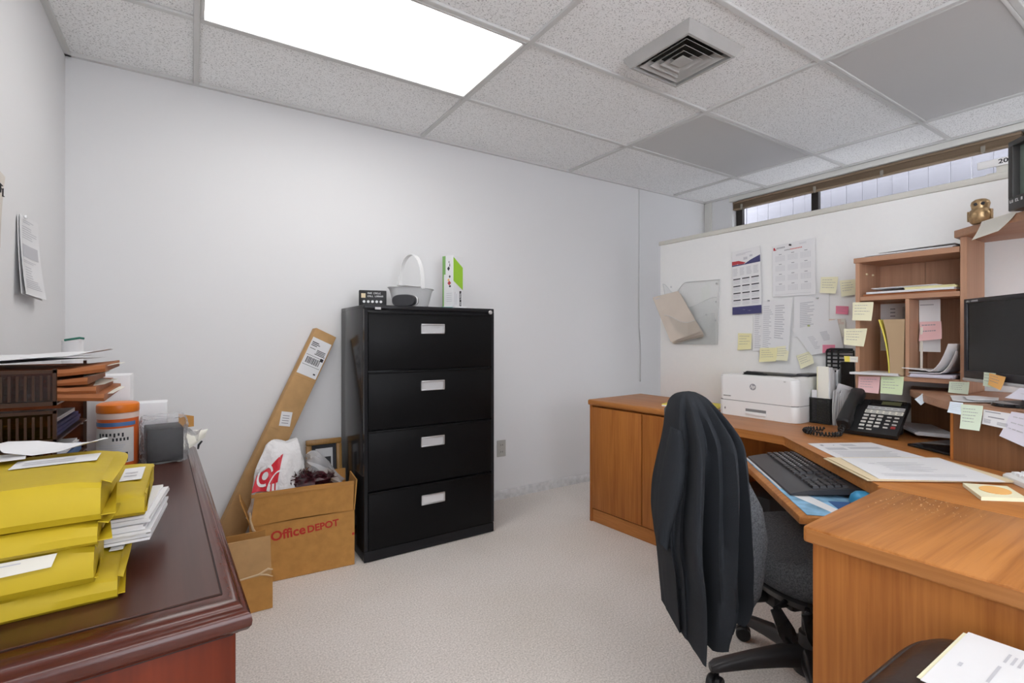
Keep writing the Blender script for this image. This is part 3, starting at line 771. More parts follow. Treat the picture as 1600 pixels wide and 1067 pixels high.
# ================================================================== DARK RED DESK (left)
KZ = .75
rzk = math.radians(2.6)
t = thing('credenza', 'dark red mahogany desk with a rounded moulded top edge at the left', 'desk', (.078, .848, 0), rzk)
Tk = RM(t); Lk, Wk = 1.40, .487       # local: x from -Wk to 0, y from 0 to Lk
b = MB(Tk); b.box(-Wk+.012, -.020, .022, Lk-.02, 0, KZ-.052, bev=.003); b.box(-.0205, -.0185, .05, Lk-.05, .1, KZ-.08); b.build('body', 'mahZ', t)
b = MB(Tk)
# moulded top: stepped rounded profile swept round the rectangle
prof = [(.018, -.052), (.016, -.047), (.006, -.045), (.001, -.038), (.0, -.030), (.002, -.021), (.008, -.016), (.011, -.014), (.013, -.010), (.018, -.004), (.026, -.0005), (.040, .0)]
rings = []
for i, z in prof: rings.append([V((-Wk+i, i, KZ+z)), V((-i, i, KZ+z)), V((-i, Lk-i, KZ+z)), V((-Wk+i, Lk-i, KZ+z))])
b.loft(rings, 0); b.build('top_moulding', 'mahX', t, sharp=50)
b = MB(Tk); b.box(-Wk+.038, -.038, .048, Lk-.038, KZ-.004, KZ+.0016, bev=.0008, seg=1); b.build('top_panel', 'mahtop', t)
b = MB(Tk)
b.box(-Wk+.036, -.036, .0455, .048, KZ-.002, KZ+.0008); b.box(-.038, -.0355, .048, Lk-.038, KZ-.002, KZ+.0008); b.box(-Wk+.02, -.024, .0205, .0225, KZ-.055, KZ-.0515); b.build('groove', 'dark_line', t)
TZ = KZ+.002      # resting height

# yellow envelopes in a stack
def envelope(name, label, x0, x1, y0, y1, z0, z1, rz, lab=None, flap=0.0, sag=0.0, blunt=.5, rear=.55):
    """stuffed envelope; the long fold faces the camera, the open end faces right"""
    c = ((x0+x1)/2, (y0+y1)/2)
    t = thing(name, label, 'envelope', (c[0], c[1], z0), rz, 'yellow envelopes stacked on the dark red desk')
    T = RM(t); hx = (x1-x0)/2; hy = (y1-y0)/2; th = z1-z0
    b = MB(T); rings = []
    n = 22
    for k in range(n+1):
        s = k/n; x = -hx+2*hx*s
        fz = 1-.10*math.sin(4*s+1)*.3
        endt = 1.0 if s < .9 else 1-.10*((s-.9)/.1)
        T_ = th*fz*endt
        rg = []
        # front fold: flat face with small rounded corners, then the top sloping to a thinner rear edge
        fr = -hy
        rg.append(V((x, fr+.002, .0)))
        rg.append(V((x, fr-.001-.006*math.sin(PI*.3), T_*.18)))
        rg.append(V((x, fr-.004+.003*math.sin(5*s), T_*.5)))
        rg.append(V((x, fr-.001+.002*math.sin(9*s+1), T_*.86)))
        rg.append(V((x, fr+.006, T_*.97)))
        rg.append(V((x, fr+.03, T_*(1.0+.02*math.sin(7*s)))))
        rg.append(V((x, 0, T_*(1.0-(1-rear)*.35)+sag*math.sin(PI*s))))
        rg.append(V((x, hy*.8, T_*(1.0-(1-rear)*.8))))
        rg.append(V((x, hy, T_*rear)))
        rg.append(V((x, hy, .0)))
        rings.append(rg)
    b.loft(rings, 0)
    if flap > 0:
        def fl(u, v):
            y = -hy*.98+2*hy*.92*u; zt = th*(.05+.95*(1-(1-rear)*u*.7))
            return V((hx+flap*v*(.55+.45*math.sin(PI*u)), y, zt*(1-.10*v)+.010*math.sin(3*u)*v)), V((0, 0, 1))
        b.surf(fl, 8, 4, 0, .0014)
        def fl2(u, v):
            y = -hy*.98+2*hy*.5*u
            return V((hx+flap*.75*v*(1-.5*u), y, th*.03+.005+.02*v*u)), V((0, 0, 1))
        b.surf(fl2, 6, 3, 0, .0014)
    b.build('envelope_body', 'env', t, sharp=30)
    if lab:
        for (u0, v0, u1, v1, sd) in lab:
            m_ = MB(T)
            def top(u, v, dz=.0012):
                x = -hx+2*hx*(u0+(u1-u0)*u); y = -hy+2*hy*(v0+(v1-v0)*v); q = (y+hy)/(2*hy)
                s = (x+hx)/(2*hx); zf = th*(1-.10*math.sin(4*s+1)*.3)
                yy = [(-hy+.006, .97), (-hy+.03, 1.0), (0, 1-(1-rear)*.35), (hy*.8, 1-(1-rear)*.8), (hy, rear)]
                z = zf*yy[-1][1]
                for (ya, za), (yb, zb) in zip(yy, yy[1:]):
                    if ya <= y <= yb: z = zf*(za+(zb-za)*(y-ya)/(yb-ya)); break
                return V((x, y, z+dz+sag*math.sin(PI*s)*(1-q)*.0+.0012)), V((0, 0, 1))
            m_.surf(top, 6, 5, 0, .0008)
            for k in range(2):
                def ln(u, v, k=k):
                    return top(.12+.6*u, .25+.25*k+.10*v, .0018)
                m_.surf(ln, 3, 1, 1)
            m_.build('address_label', ['paper', 'ink_light'], t)
    return t
envelope('yellow_envelope', 'lowest thick yellow envelope of the stack on the dark red desk', -.430, -.100, .958, 1.225, TZ, TZ+.034, .035, None, .012, rear=.95)
b = MB(); b.add([(-.118, 1.075, TZ+.0355), (-.099, 1.075, TZ+.0355), (-.094, 1.175, TZ+.0355), (-.113, 1.175, TZ+.0355), (-.118, 1.075, TZ+.0365), (-.099, 1.075, TZ+.0365), (-.094, 1.175, TZ+.0365), (-.113, 1.175, TZ+.0365)], [(0, 3, 2, 1), (4, 5, 6, 7), (0, 1, 5, 4), (1, 2, 6, 5), (2, 3, 7, 6), (3, 0, 4, 7)])
tag(b.build('paper_slip', 'paper', None, (-.106, 1.12, TZ+.0355)), 'narrow white paper slip lying on the lowest yellow envelope', 'paper')
envelope('yellow_envelope', 'yellow envelope second from the bottom, above the paper slip', -.435, -.122, .945, 1.060, TZ+.0375, TZ+.094, .02, None, .006, rear=.9)
b = MB(); sheet_geo(b, [(-.40, .9345, TZ+.0915), (-.160, .9375, TZ+.0935), (-.166, .9360, TZ+.076), (-.40, .9330, TZ+.068)], 0, lines(.2, .2, .9, .8, 2, 1, .3, 4, .3, True)); tag(b.build('scribbled_label', ['paper_warm', 'ink_light'], None, (-.28, .936, TZ+.08), fixn=False), 'pale scribbled label stuck on the front of a yellow envelope', 'label')
envelope('yellow_envelope', 'thin yellow envelope in the middle of the stack, directly under the thickest one', -.435, -.116, .933, 1.040, TZ+.0965, TZ+.130, .015, None, .022, rear=.9)
envelope('yellow_envelope', 'yellow envelope sticking out behind the stack with a white label on its corner', -.38, -.068, 1.058, 1.300, TZ+.094, TZ+.132, .0, [(.86, .38, .965, .80, 3)], .004, rear=1.0)
envelope('yellow_envelope', 'thickest yellow envelope on top of the stack with a long white label', -.440, -.112, .928, 1.150, TZ+.134, TZ+.192, .01, [(.62, .58, .94, .82, 4)], .022, rear=1.04)
b = MB(); flat_stack(b, [(-.36, 1.075), (-.066, 1.082), (-.046, 1.285), (-.35, 1.29)], TZ+.040, TZ+.088, 0, 9, .006, 5)
tag(b.build('paper_pile', 'paper', None, (-.2, 1.18, TZ+.037)), 'pile of loose white papers sticking out under the yellow envelopes', 'papers')
b = MB()
sheet_geo(b, [(-.43, 1.155, TZ+.200), (-.235, 1.150, TZ+.202), (-.225, 1.095, TZ+.199), (-.43, 1.075, TZ+.198)], 0, (), wave=.004, lift=.003)
sheet_geo(b, [(-.30, 1.175, TZ+.205), (-.150, 1.165, TZ+.204), (-.122, 1.105, TZ+.203), (-.255, 1.115, TZ+.203)], 0, (), side=.004, wave=.016, lift=.009)
tag(b.build('loose_papers', 'paper', None, (-.28, 1.09, TZ+.2), fixn=False), 'crumpled white papers lying on the topmost yellow envelope', 'papers')

# letter trays
t = thing('letter_tray_stack', 'stack of smoked brown plastic letter trays on the dark red desk by the left wall', 'letter tray', (-.358, 1.66, KZ))
tx0, tx1, ty0, ty1 = -.474, -.250, 1.455, 1.835
tiers = [(TZ, .078), (TZ+.083, .078), (TZ+.166, .078), (TZ+.249, .084)]
for k, (z0, h) in enumerate(tiers):
    b = MB()
    b.box(tx0, tx1, ty0+.004, ty1, z0, z0+.004, 1); b.box(tx0, tx0+.003, ty0+.004, ty1, z0+.004, z0+h-.008, 0)
    # ribbed long side toward the camera
    b.box(tx0, tx1, ty0+.002, ty0+.0045, z0+.004, z0+h-.010, 0)
    n = 17
    for q in range(n):
        x = tx0+.012+(tx1-tx0-.024)*q/(n-1); b.box(x-.0022, x+.0022, ty0, ty0+.006, z0+.012, z0+h-.018, 1)
    b.box(tx0, tx1, ty0, ty0+.007, z0+h-.013, z0+h-.006, 1); b.box(tx0, tx1, ty0, ty0+.007, z0, z0+.009, 1)
    b.box(tx1-.006, tx1, ty0, ty0+.010, z0, z0+h-.004, 1); b.box(tx1-.007, tx1, ty1-.008, ty1, z0, z0+h, 1); b.box(tx0+.105, tx0+.112, ty0-.001, ty0+.008, z0, z0+h-.006, 1)
    b.box(tx0, tx1, ty1-.003, ty1, z0+.004, z0+h-.008, 0)
    b.build('tray', ['tray', 'tray_solid'], t)
def doc(name, label, c, z0, z1, mats, n=3, seed=1, cat='papers', group=None):
    b = MB(); flat_stack(b, c, z0, z1, 0, n, .003, seed)
    return tag(b.build(name, mats, None, (sum(p[0] for p in c)/4, sum(p[1] for p in c)/4, z0)), label, cat, group)
def rect(x0, x1, y0, y1): return [(x0, y0), (x1, y0), (x1, y1), (x0, y1)]
doc('pamphlet_pile', 'blue pamphlets in the letter tray just below the red brown folders', rect(-.46, -.262, 1.48, 1.80), tiers[2][0]+.006, tiers[2][0]+.030, 'navy', 3, 2, 'pamphlet')
doc('blue_booklet', 'blue booklet with white corner in the middle letter tray', rect(-.46, -.258, 1.49, 1.80), tiers[1][0]+.006, tiers[1][0]+.028, 'blue_band', 2, 3, 'booklet')
doc('white_form_pile', 'white forms on top of the blue pamphlets in the letter tray', rect(-.45, -.266, 1.50, 1.78), tiers[2][0]+.032, tiers[2][0]+.042, 'paper', 2, 4)
doc('white_form_pile', 'white forms on the blue booklet in the middle letter tray', rect(-.45, -.262, 1.62, 1.79), tiers[1][0]+.030, tiers[1][0]+.040, 'paper', 2, 6)
doc('olive_pad', 'pale olive green paper pad in the lowest letter tray', rect(-.44, -.256, 1.50, 1.76), tiers[0][0]+.008, tiers[0][0]+.022, 'olive', 1, 5, 'paper pad')
# red brown accordion folders
t = thing('accordion_folder', 'bulging red brown expanding file folders in the top letter tray', 'folder', (-.30, 1.66, tiers[3][0]+.005))
for k in range(4):
    z0 = tiers[3][0]+.006+.019*k; b = MB(); rings = []
    for i in range(17):
        s = i/16; x = -.462+(.292-.016*((k*7) % 3))*s
        pin = 1-.45*math.exp(-((s-.80)/.09)**2)*(.6 if k in (1, 2) else .3)
        zz = z0+.007*math.sin(3.1*s+k)*s; up = .010*(s-.6)*(k-1.2) if s > .6 else 0
        y0 = 1.475+.004*k+.010*math.sin(6*s+k)*s; y1 = 1.79-.01*k
        rings.append([V((x, y0, zz+up)), V((x, y0-.006*s, zz+.008*pin+up)), V((x, y0, zz+.0165*pin+up)), V((x, y1, zz+.0165+up)), V((x, y1, zz+up))])
    b.loft(rings, 0); b.build('folder', 'acc', t, sharp=25)
    b = MB(); x = -.462+.292-.016*((k*7) % 3)
    sheet_geo(b, [(x-.05, 1.50, z0+.008), (x+.010, 1.53, z0+.010+.004*(k-1)), (x+.012, 1.76, z0+.010+.004*(k-1)), (x-.05, 1.77, z0+.008)], wave=.004); b.build('folded_sheets', 'paper_warm', t, fixn=False)
b = MB()
sheet_geo(b, [(-.470, 1.80, 1.091), (-.205, 1.80, 1.093), (-.225, 1.49, 1.093), (-.470, 1.455, 1.090)], wave=.006, lift=.004, nu=8)
sheet_geo(b, [(-.47, 1.75, 1.096), (-.235, 1.79, 1.098), (-.245, 1.52, 1.098), (-.472, 1.47, 1.094)], wave=.006, lift=.006, nu=8)
sheet_geo(b, [(-.34, 1.79, 1.100), (-.185, 1.78, 1.100), (-.180, 1.62, 1.098), (-.33, 1.56, 1.098)], 0, side=.014, wave=.006, lift=.006, nu=8)
tag(b.build('loose_papers', 'paper', None, (-.32, 1.64, 1.09), fixn=False), 'white papers lying across the top of the brown letter trays', 'papers')

# rolled paper in the corner, white boxes
b = MB(); b.lathe([(.027, 0), (.027, .388), (.023, .388), (.023, .36), (.0005, .36)], 24, (-.322, 2.105, TZ))
b.tube([(-.338, 2.082, TZ+.389), (-.322, 2.077, TZ+.392), (-.302, 2.083, TZ+.396), (-.292, 2.09, TZ+.394)], .0035, 6, 1)
tag(b.build('paper_roll', ['paper', 'green_tip'], None, (-.322, 2.105, TZ)), 'upright white paper roll with a green tie in the room corner', 'paper roll')
b = MB(); b.box(-.285, -.170, 2.05, 2.16, TZ, 1.026, bev=.002)
tag(b.build('white_box', 'paper', None, (-.225, 2.1, TZ)), 'tall white box behind the orange lidded wipes tub', 'box')
b = MB(); b.box(-.165, -.072, 2.10, 2.18, TZ, .925, bev=.003)
tag(b.build('white_box', 'paper', None, (-.12, 2.14, TZ)), 'low white box behind the bubble wrapped parcel', 'box')
# wipes tub
tc = (-.192, 1.955, TZ)
t = thing('wipes_tub', 'cleaning wipes tub with an orange lid and grey label on the dark red desk', 'tub', tc)
b = MB(); b.lathe([(.0005, .001), (.049, .001), (.0515, .006), (.0515, .163), (.049, .166), (.0005, .166)], 48, tc); b.build('body', 'orange_red', t)
b = MB(); b.lathe([(.0525, .150), (.0525, .166), (.048, .168), (.048, .149)], 48, tc, caps=False); b.build('collar', 'pale_band', t)
b = MB(); b.lathe([(.0005, .1965), (.046, .196), (.0525, .192), (.0535, .186), (.0535, .170), (.052, .168), (.0005, .168)][::-1], 48, tc); b.build('lid', 'orange', t)
b = MB()
def tub(a0, a1, z0, z1, dr, mi, n=14):
    def f(u, v):
        a = a0+(a1-a0)*u; r = .0515+dr
        return V((tc[0]+r*math.cos(a), tc[1]+r*math.sin(a), tc[2]+z1+(z0-z1)*v)), V((math.cos(a), math.sin(a), 0))
    b.surf(f, n, 1, mi, .0004)
A0, A1 = -3.05, -.55
tub(A0, A1, .128, .140, .0008, 1); tub(A0, A1-.12, .016, .122, .0008, 0)
for k in range(7): tub(-2.45+.19*k, -2.36+.19*k, .096+.004*(k % 2), .108, .0014, 2, 2)
for k in range(5): tub(-1.75+.17*k, -1.66+.17*k, .084, .093, .0014, 2, 2)
for k in range(7): tub(-2.5, -1.15-.08*(k % 3), .070-.007*k, .0725-.007*k, .0014, 3, 10)
for k in range(2): tub(-1.16, -1.02, .02+.018*k, .03+.018*k, .0014, 2, 3)
b.build('label', ['label', 'blue_band', 'ink_black', 'ink_light'], t, fixn=False)

# bubble wrapped parcel
t = thing('bubble_wrapped_parcel', 'dark boxed parcel in bubble wrap beside the wipes tub', 'parcel', (-.064, 1.975, KZ), .12)
Tp = RM(t)
b = MB(Tp); b.box(-.062, .034, -.068, .055, .008, .112, bev=.003); b.build('box', 'black', t)
b = MB(Tp); rings = []
R = random.Random(9)
for k in range(23):
    s = k/22; z = .002+.138*s; g = 1+.05*math.sin(9*s)
    rings.append([V(((-.013+(.058+.006*R.random())*g*math.copysign(abs(math.cos(a))**.45, math.cos(a))*(1-.30*max(0, s-.8)*5*.3)), (-.006+(.070+.006*R.random())*g*math.copysign(abs(math.sin(a))**.45, math.sin(a))*(1-.2*max(0, s-.8)*5*.5)), z+.006*R.random())) for a in [2*PI*i/72 for i in range(72)]])
b.loft(rings, 0); b.build('wrap', 'wrap', t)
b = MB(Tp)
def tail(u, v): return V((.046+.045*u, .0+.09*v-.02, .085-.06*u*v+.012*math.sin(7*u+3*v)+.02*v)), V((1, 0, .5))
b.surf(tail, 8, 8, 0, .004); b.build('wrap_end', 'wrap', t)
b = MB(Tp); b.add([(.030, .02, .095), (.074, .028, .095), (.074, .030, .130), (.030, .022, .142), (.030, .024, .095), (.074, .032, .095), (.074, .034, .130), (.030, .026, .142)], [(0, 1, 2, 3), (4, 7, 6, 5), (0, 3, 7, 4), (1, 5, 6, 2), (2, 6, 7, 3), (0, 4, 5, 1)]); b.build('cardboard_tab', 'card', t)
b = MB()
sheet_geo(b, [(-.020, 2.13, KZ+.055), (.050, 2.12, KZ+.062), (.042, 2.03, KZ+.042), (-.030, 2.04, KZ+.012)], 0, (), wave=.012, side=.010, thick=.001)
b.tube([(.030, 2.025, KZ+.040), (.020, 2.022, KZ+.028), (.018, 2.022, KZ+.014)], [.003, .004, .003], 6, 1)
tag(b.build('paper_scrap', ['paper_warm', 'black'], None, (.01, 2.08, KZ), fixn=False), 'torn white paper hanging at the far end of the dark red desk', 'paper')

# ================================================================== PAPERS ON THE LEFT WALL
X0 = XL+.004
t = thing('pinned_form', 'stapled white printed form pinned on the left wall', 'paper', (X0, 2.34, 1.43))
b = MB(); sheet_geo(b, [(X0, 2.238, 1.553), (X0, 2.45, 1.560), (X0+.002, 2.455, 1.282), (X0, 2.208, 1.292)], curl=.016, wave=.004); b.build('back_sheet', 'paper', t, fixn=False)
b = MB(); sheet_geo(b, [(X0+.004, 2.246, 1.556), (X0+.004, 2.468, 1.566), (X0+.004, 2.448, 1.286), (X0+.004, 2.214, 1.292)], 0,
  lines(.12, .05, .75, .10, 2, 1, .4, 1)+lines(.08, .13, .9, .30, 6, 1, .35, 2, .4)+[(.08, .36, .9, .52, 2)]+lines(.08, .56, .85, .60, 2, 1, .4, 3)+lines(.14, .64, .55, .80, 5, 1, .3, 4)+lines(.1, .80, .85, .92, 5, 1, .45, 6, .2), curl=.022, wave=.004, side=.004)
b.build('front_sheet', ['paper', 'ink_light', 'ink_light'], t, fixn=False)
b = MB(); b.lathe([(.0005, 0), (.006, .001), (.006, .006), (.0005, .008)], 12, T=frame_m((X0+.006, 2.29, 1.556), (0, 1, 0), (0, 0, 1))); b.build('push_pin', 'white_gloss', t)
b = MB(); sheet_geo(b, [(X0, 1.86, 1.668), (X0, 2.112, 1.640), (X0, 2.025, 1.412), (X0, 1.78, 1.43)], 0,
  lines(.70, .20, .95, .30, 2, 1, .35, 8, .3)+lines(.3, .36, .92, .44, 3, 2, .4, 9, .1)+[(.55, .47, .9, .60, 3)], curl=.010)
for (p, q) in (((2.045, 1.606), (2.075, 1.604)), ((2.058, 1.606), (2.056, 1.580)), ((2.080, 1.598), (2.078, 1.574)), ((2.078, 1.574), (2.090, 1.576))):
    b.tube([(X0+.0025, p[0], p[1]), (X0+.0025, q[0], q[1])], .0016, 6, 1)
tag(b.build('newspaper_clipping', ['news', 'ink_black', 'ink_red', 'ink_light'], None, (X0, 1.94, 1.54), fixn=False), 'yellowed newspaper clipping with handwriting on the left wall', 'clipping')
# ================================================================== PARTITION
PX = 2.62; PT = 1.785
t = thing('cubicle_partition', 'white office partition panel behind the desk with a beige top cap', 'partition', (PX+.03, 1.0, 0))
b = MB(); b.box(PX, PX+.05, -.35, 2.225, .02, PT-.027, bev=.002); b.build('panel', 'panel', t)
b = MB(); b.box(PX-.007, PX+.057, -.36, 2.235, PT-.027, PT, bev=.005); b.build('top_cap', 'cap', t)
b = MB(); b.box(PX+.005, PX+.045, -.30, -.26, 0, .02); b.box(PX+.005, PX+.045, 2.1, 2.14, 0, .02); b.build('foot', 'cap', t)
PF = PX-.002
def on_wall(y0, z1, y1, z0, dx=0.0): return [(PF-dx, y0, z1), (PF-dx, y1, z1), (PF-dx, y1, z0), (PF-dx, y0, z0)]
GP = 'sheets pinned on the white partition'
b = MB()
pr = [('poly', [(0, .155), (.25, .16), (.5, .205), (.42, .222), (.2, .213), (0, .215)], 2), ('poly', [(0, .217), (.2, .215), (.45, .224), (.68, .175), (1, .13), (1, .235), (0, .235)], 1), (0, .878, 1, 1, 1)]
pr += lines(.15, .05, .75, .085, 2, 3, .4, 1)+[(.42, .12, .56, .16, 3), (.64, .10, .74, .13, 3)]
for k in range(4):
    pr += lines(.04+.24*k, .275, .22+.24*k, .40, 6, 4, .4, 10+k, .3)
    v = .435+.111*k
    for q in range(3):
        pr += [(.04+.32*q, v, .30+.32*q, v+.017, 5)]+lines(.04+.32*q, v+.027, .30+.32*q, v+.09, 5, 4, .35, 30+3*k+q, .15)
pr += lines(.2, .905, .85, .965, 3, 6, .4, 3, .3)+[(.06, .195, .22, .215, 6), (.72, .165, .92, .19, 6)]
sheet_geo(b, [(PF-.004, 1.702, 1.638), (PF-.012, 1.530, 1.650), (PF-.012, 1.517, 1.281), (PF-.004, 1.695, 1.277)], 0, pr, curl=.004)
tag(b.build('wall_calendar', ['paper', 'navy', 'cred', 'ink_light', 'ink_light', 'ink_black', 'paper'], None, (PF, 1.61, 1.46), fixn=False), 'tall calendar with red and navy header and navy foot on the white partition', 'calendar', GP)
b = MB()
pr = [(.03, .045, .07, .10, 2), (.07, .08, .10, .10, 2)]+[(.11+.035*k, .05, .132+.035*k, .08, 3) for k in range(6)]+[(.30+.035*k, .115, .325+.035*k, .135, 4 if k > 3 else 3) for k in range(12)]+lines(.65, .04, .95, .075, 2, 5, .35, 2)
for r in range(4):
    for c in range(3):
        u = .08+.30*c; v = .185+.19*r
        pr += [(u+.08, v, u+.15, v+.012, 3)]
        for i in range(5):
            for j in range(7): pr.append((u+.034*j, v+.035+.022*i, u+.034*j+.016, v+.046+.022*i, 5))
pr += [(.05, .955, .90, .959, 5)]
sheet_geo(b, [(PF-.003, 1.466, 1.637), (PF-.008, 1.247, 1.648), (PF-.008, 1.243, 1.363), (PF-.003, 1.462, 1.364)], 0, pr, curl=.003)
tag(b.build('year_calendar', ['paper', 'navy', 'cred', 'ink', 'ink_red', 'ink_light'], None, (PF, 1.355, 1.5), fixn=False), 'white one page year calendar held by a dark push pin on the partition', 'calendar', GP)
def pin(y, z, mat, label, x=PF-.012):
    b = MB(); b.lathe([(.0005, 0), (.0045, .0005), (.003, .003), (.0035, .008), (.005, .010), (.0005, .011)], 14, T=frame_m((x, y, z), (0, -1, 0), (0, 0, 1)))
    tag(b.build('push_pin', mat, None, (x, y, z)), label, 'push pin')
pin(1.366, 1.628, 'ink_black', 'dark push pin at the top of the white year calendar', PF-.009)
pin(1.478, 1.345, 'silver', 'silver push pin at the top of the printed list under the red and navy calendar', PF-.014)
pin(1.235, 1.345, 'silver', 'silver push pin just below the white year calendar', PF-.006)
pin(1.270, 1.207, 'olive', 'olive push pin on the tilted printed sheet', PF-.016)
def wsheet(label, c, prints, dx, curl=.004, mats=('paper', 'ink_light', 'ink'), name='printed_sheet', side=0.0):
    cc = [(PF-dx, p[0], p[1]) for p in c]
    return sheet(name, label, 'paper', cc, list(mats), prints, GP, curl=curl, side=side)
wsheet('white sheet mostly hidden behind the long printed list, left edge showing', [(1.573, 1.284), (1.42, 1.290), (1.42, 1.078), (1.575, 1.072)], lines(.06, .05, .30, .95, 18, 1, .4, 5, .4), .003, .002)
wsheet('long printed list with two columns hung below the calendars on the partition', [(1.521, 1.345), (1.357, 1.352), (1.376, 1.032), (1.524, 1.066)], lines(.06, .10, .40, .90, 22, 1, .4, 6, .5)+lines(.46, .10, .80, .70, 15, 1, .5, 7, .4), .007, .006, side=.004)
wsheet('white printed sheet with an address block under the year calendar', [(1.352, 1.366), (1.185, 1.378), (1.185, 1.160), (1.352, 1.150)], lines(.18, .20, .62, .80, 14, 1, .5, 8, .5), .003, .002)
wsheet('tilted printed sheet held by an olive pin, above the pale green note', [(1.362, 1.190), (1.146, 1.236), (1.114, 1.090), (1.262, 1.060)], lines(.22, .38, .40, .85, 9, 1, .4, 9, .4)+lines(.55, .30, .74, .62, 8, 1, .5, 12, .2), .008, .006)
wsheet('small red ruled slip behind the tilted printed sheet', [(1.200, 1.240), (1.113, 1.238), (1.110, 1.150), (1.19, 1.156)], lines(.1, .05, .95, .35, 4, 1, .2, 2, .2), .003, .002, ('paper_warm', 'ink_red'))
GN = 'sticky notes around the desk'
def note(label, c, mat, seed, curl=.010, ink='ink', n=4, prints=None, **k):
    pr = prints if prints is not None else lines(.10, .16, .9, .80, n, 1, .16, seed, .4, True)
    return sheet('sticky_note', label, 'sticky note', c, [mat, ink], pr, GN, curl=curl, **k)
def wn(c, dx=.003): return [(PF-dx, p[0], p[1]) for p in c]
note('small yellow sticky note left of the long printed list on the partition', wn([(1.664, 1.172), (1.584, 1.170), (1.582, 1.083), (1.662, 1.076)]), 'note_y', 1)
note('yellow sticky note at the foot of the long printed list', wn([(1.528, 1.090), (1.432, 1.094), (1.434, 1.022), (1.527, 1.014)], .016), 'note_y', 2)
note('pale yellow sticky note right beside the yellow one at the foot of the long list', wn([(1.440, 1.098), (1.370, 1.107), (1.376, 1.026), (1.438, 1.028)], .014), 'note_p', 3)
note('pale green tilted sticky note above the black mesh cup on the partition', wn([(1.341, 1.054), (1.272, 1.080), (1.246, 1.020), (1.310, 0.988)]), 'note_p', 4, .018)
note('yellow sticky note with writing right of the white year calendar', wn([(1.222, 1.447), (1.144, 1.441), (1.150, 1.359), (1.222, 1.369)]), 'note_p', 5, .012)
note('pale sticky note half behind the upper left corner of the hutch', wn([(1.138, 1.422), (1.060, 1.422), (1.060, 1.350), (1.127, 1.343)]), 'note_p', 6, .008)
note('bright pink sticky note higher up on the partition, left of the hutch', wn([(1.154, 1.301), (1.099, 1.296), (1.100, 1.257), (1.153, 1.263)]), 'note_pk', 7, .004)
note('bright pink sticky note on the tilted printed sheet, lower than the other pink one', wn([(1.208, 1.112), (1.152, 1.113), (1.153, 1.077), (1.207, 1.072)], .016), 'note_pk', 8, .004)
# clear wall file with brown envelopes
t = thing('wall_file_holder', 'clear plastic wall file holder on the left of the white partition', 'file holder', (PF, 1.97, 1.1))
b = MB()
def hb(u, v):
    y = 2.198-(2.198-1.778)*u; y = y+( .0+.09*v*(1-u) if False else 0)
    yl = 2.198-.088*v; yr = 1.778+.016*v; y = yl+(yr-yl)*u
    top = 1.500-.065*math.sin(PI*min(1, u*2.3))**2*(1 if u < .435 else 0)-.010*u
    z = top+(1.106-top)*v; return V((PF-.004, y, z)), V((-1, 0, 0))
b.surf(hb, 24, 6, 0, .0025); b.build('back_panel', 'acrylic', t, fixn=False)
for k, (zt, off) in enumerate(((1.385, .030), (1.29, .055))):
    b = MB()
    def hp(u, v, zt=zt, off=off):
        s = (1.504-zt)/.398+(1-(1.504-zt)/.398)*v
        yl = 2.198-.088*s; yr = 1.778+.016*s; y = yl+(yr-yl)*u
        top = zt-.05*math.sin(PI*u)**2*(1-v); z = top+(1.106-top)*v
        return V((PF-.006-off*(.35+.65*(1-v)*math.sin(PI*min(max(u, .06), .94))**.4), y, z)), V((-1, 0, 0))
    b.surf(hp, 18, 8, 0, .002); b.build('front_pocket', 'acrylic', t, fixn=False)
def rim(fn, n=24):
    b = MB(); b.tube([fn(k/n, 0)[0]+V((-.001, 0, 0)) for k in range(n+1)], .0017, 6); b.tube([fn(0, k/8)[0]+V((-.001, 0, 0)) for k in range(9)], .0014, 6); b.tube([fn(1, k/8)[0]+V((-.001, 0, 0)) for k in range(9)], .0014, 6); b.tube([fn(k/n, 1)[0]+V((-.001, 0, 0)) for k in range(n+1)], .0014, 6)
    return b
rim(hb).build('rim', 'acrylic_edge', t)
for zt, off in ((1.385, .030), (1.29, .055)):
    b = MB(); pts = []
    for k in range(19):
        u = k/18; s_ = (1.504-zt)/.398; yl = 2.198-.088*s_; yr = 1.778+.016*s_
        pts.append(V((PF-.008-off*(.35+.65*math.sin(PI*min(max(u, .06), .94)))**.4, yl+(yr-yl)*u, zt-.05*math.sin(PI*u)**2)))
    b.tube(pts, .0014, 6); b.build('rim', 'acrylic_edge', t)
for y, z in ((2.13, 1.475), (1.800, 1.468), (1.802, 1.36), (1.806, 1.25), (1.87, 1.285)):
    b = MB(); b.lathe([(.0005, 0), (.006, .0005), (.005, .003), (.0005, .0035)], 12, T=frame_m((PF-.007, y, z), (0, -1, 0), (0, 0, 1))); b.build('screw', 'steel', t)
for k, (dy, dz, lb) in enumerate(((.0, 0, 'frontmost grey brown envelope in the clear wall file holder'), (-.008, -.016, 'middle grey brown envelope in the clear wall file holder'), (-.004, -.030, 'rearmost grey brown envelope in the clear wall file holder'))):
    o = .040-.010*k
    sheet('document_envelope', lb, 'envelope', [(PF-o-.012, 2.245+dy, 1.412+dz), (PF-o-.012, 2.040+dy, 1.440+dz), (PF-o+.004, 1.880+dy, 1.185+dz), (PF-o+.004, 2.108+dy*.5, 1.118+dz*.4)], ['manila_grey', 'ink_light'], [(.08, .04, .28, .06, 1)] if k == 0 else [], 'envelopes in the wall file holder', wave=.004)

# ================================================================== DESK
DZ = .76; DT = .034
def wood_top(mb, poly, mi=0): mb.prism(poly, DZ-DT, DZ, mi, bev=.006, seg=2)
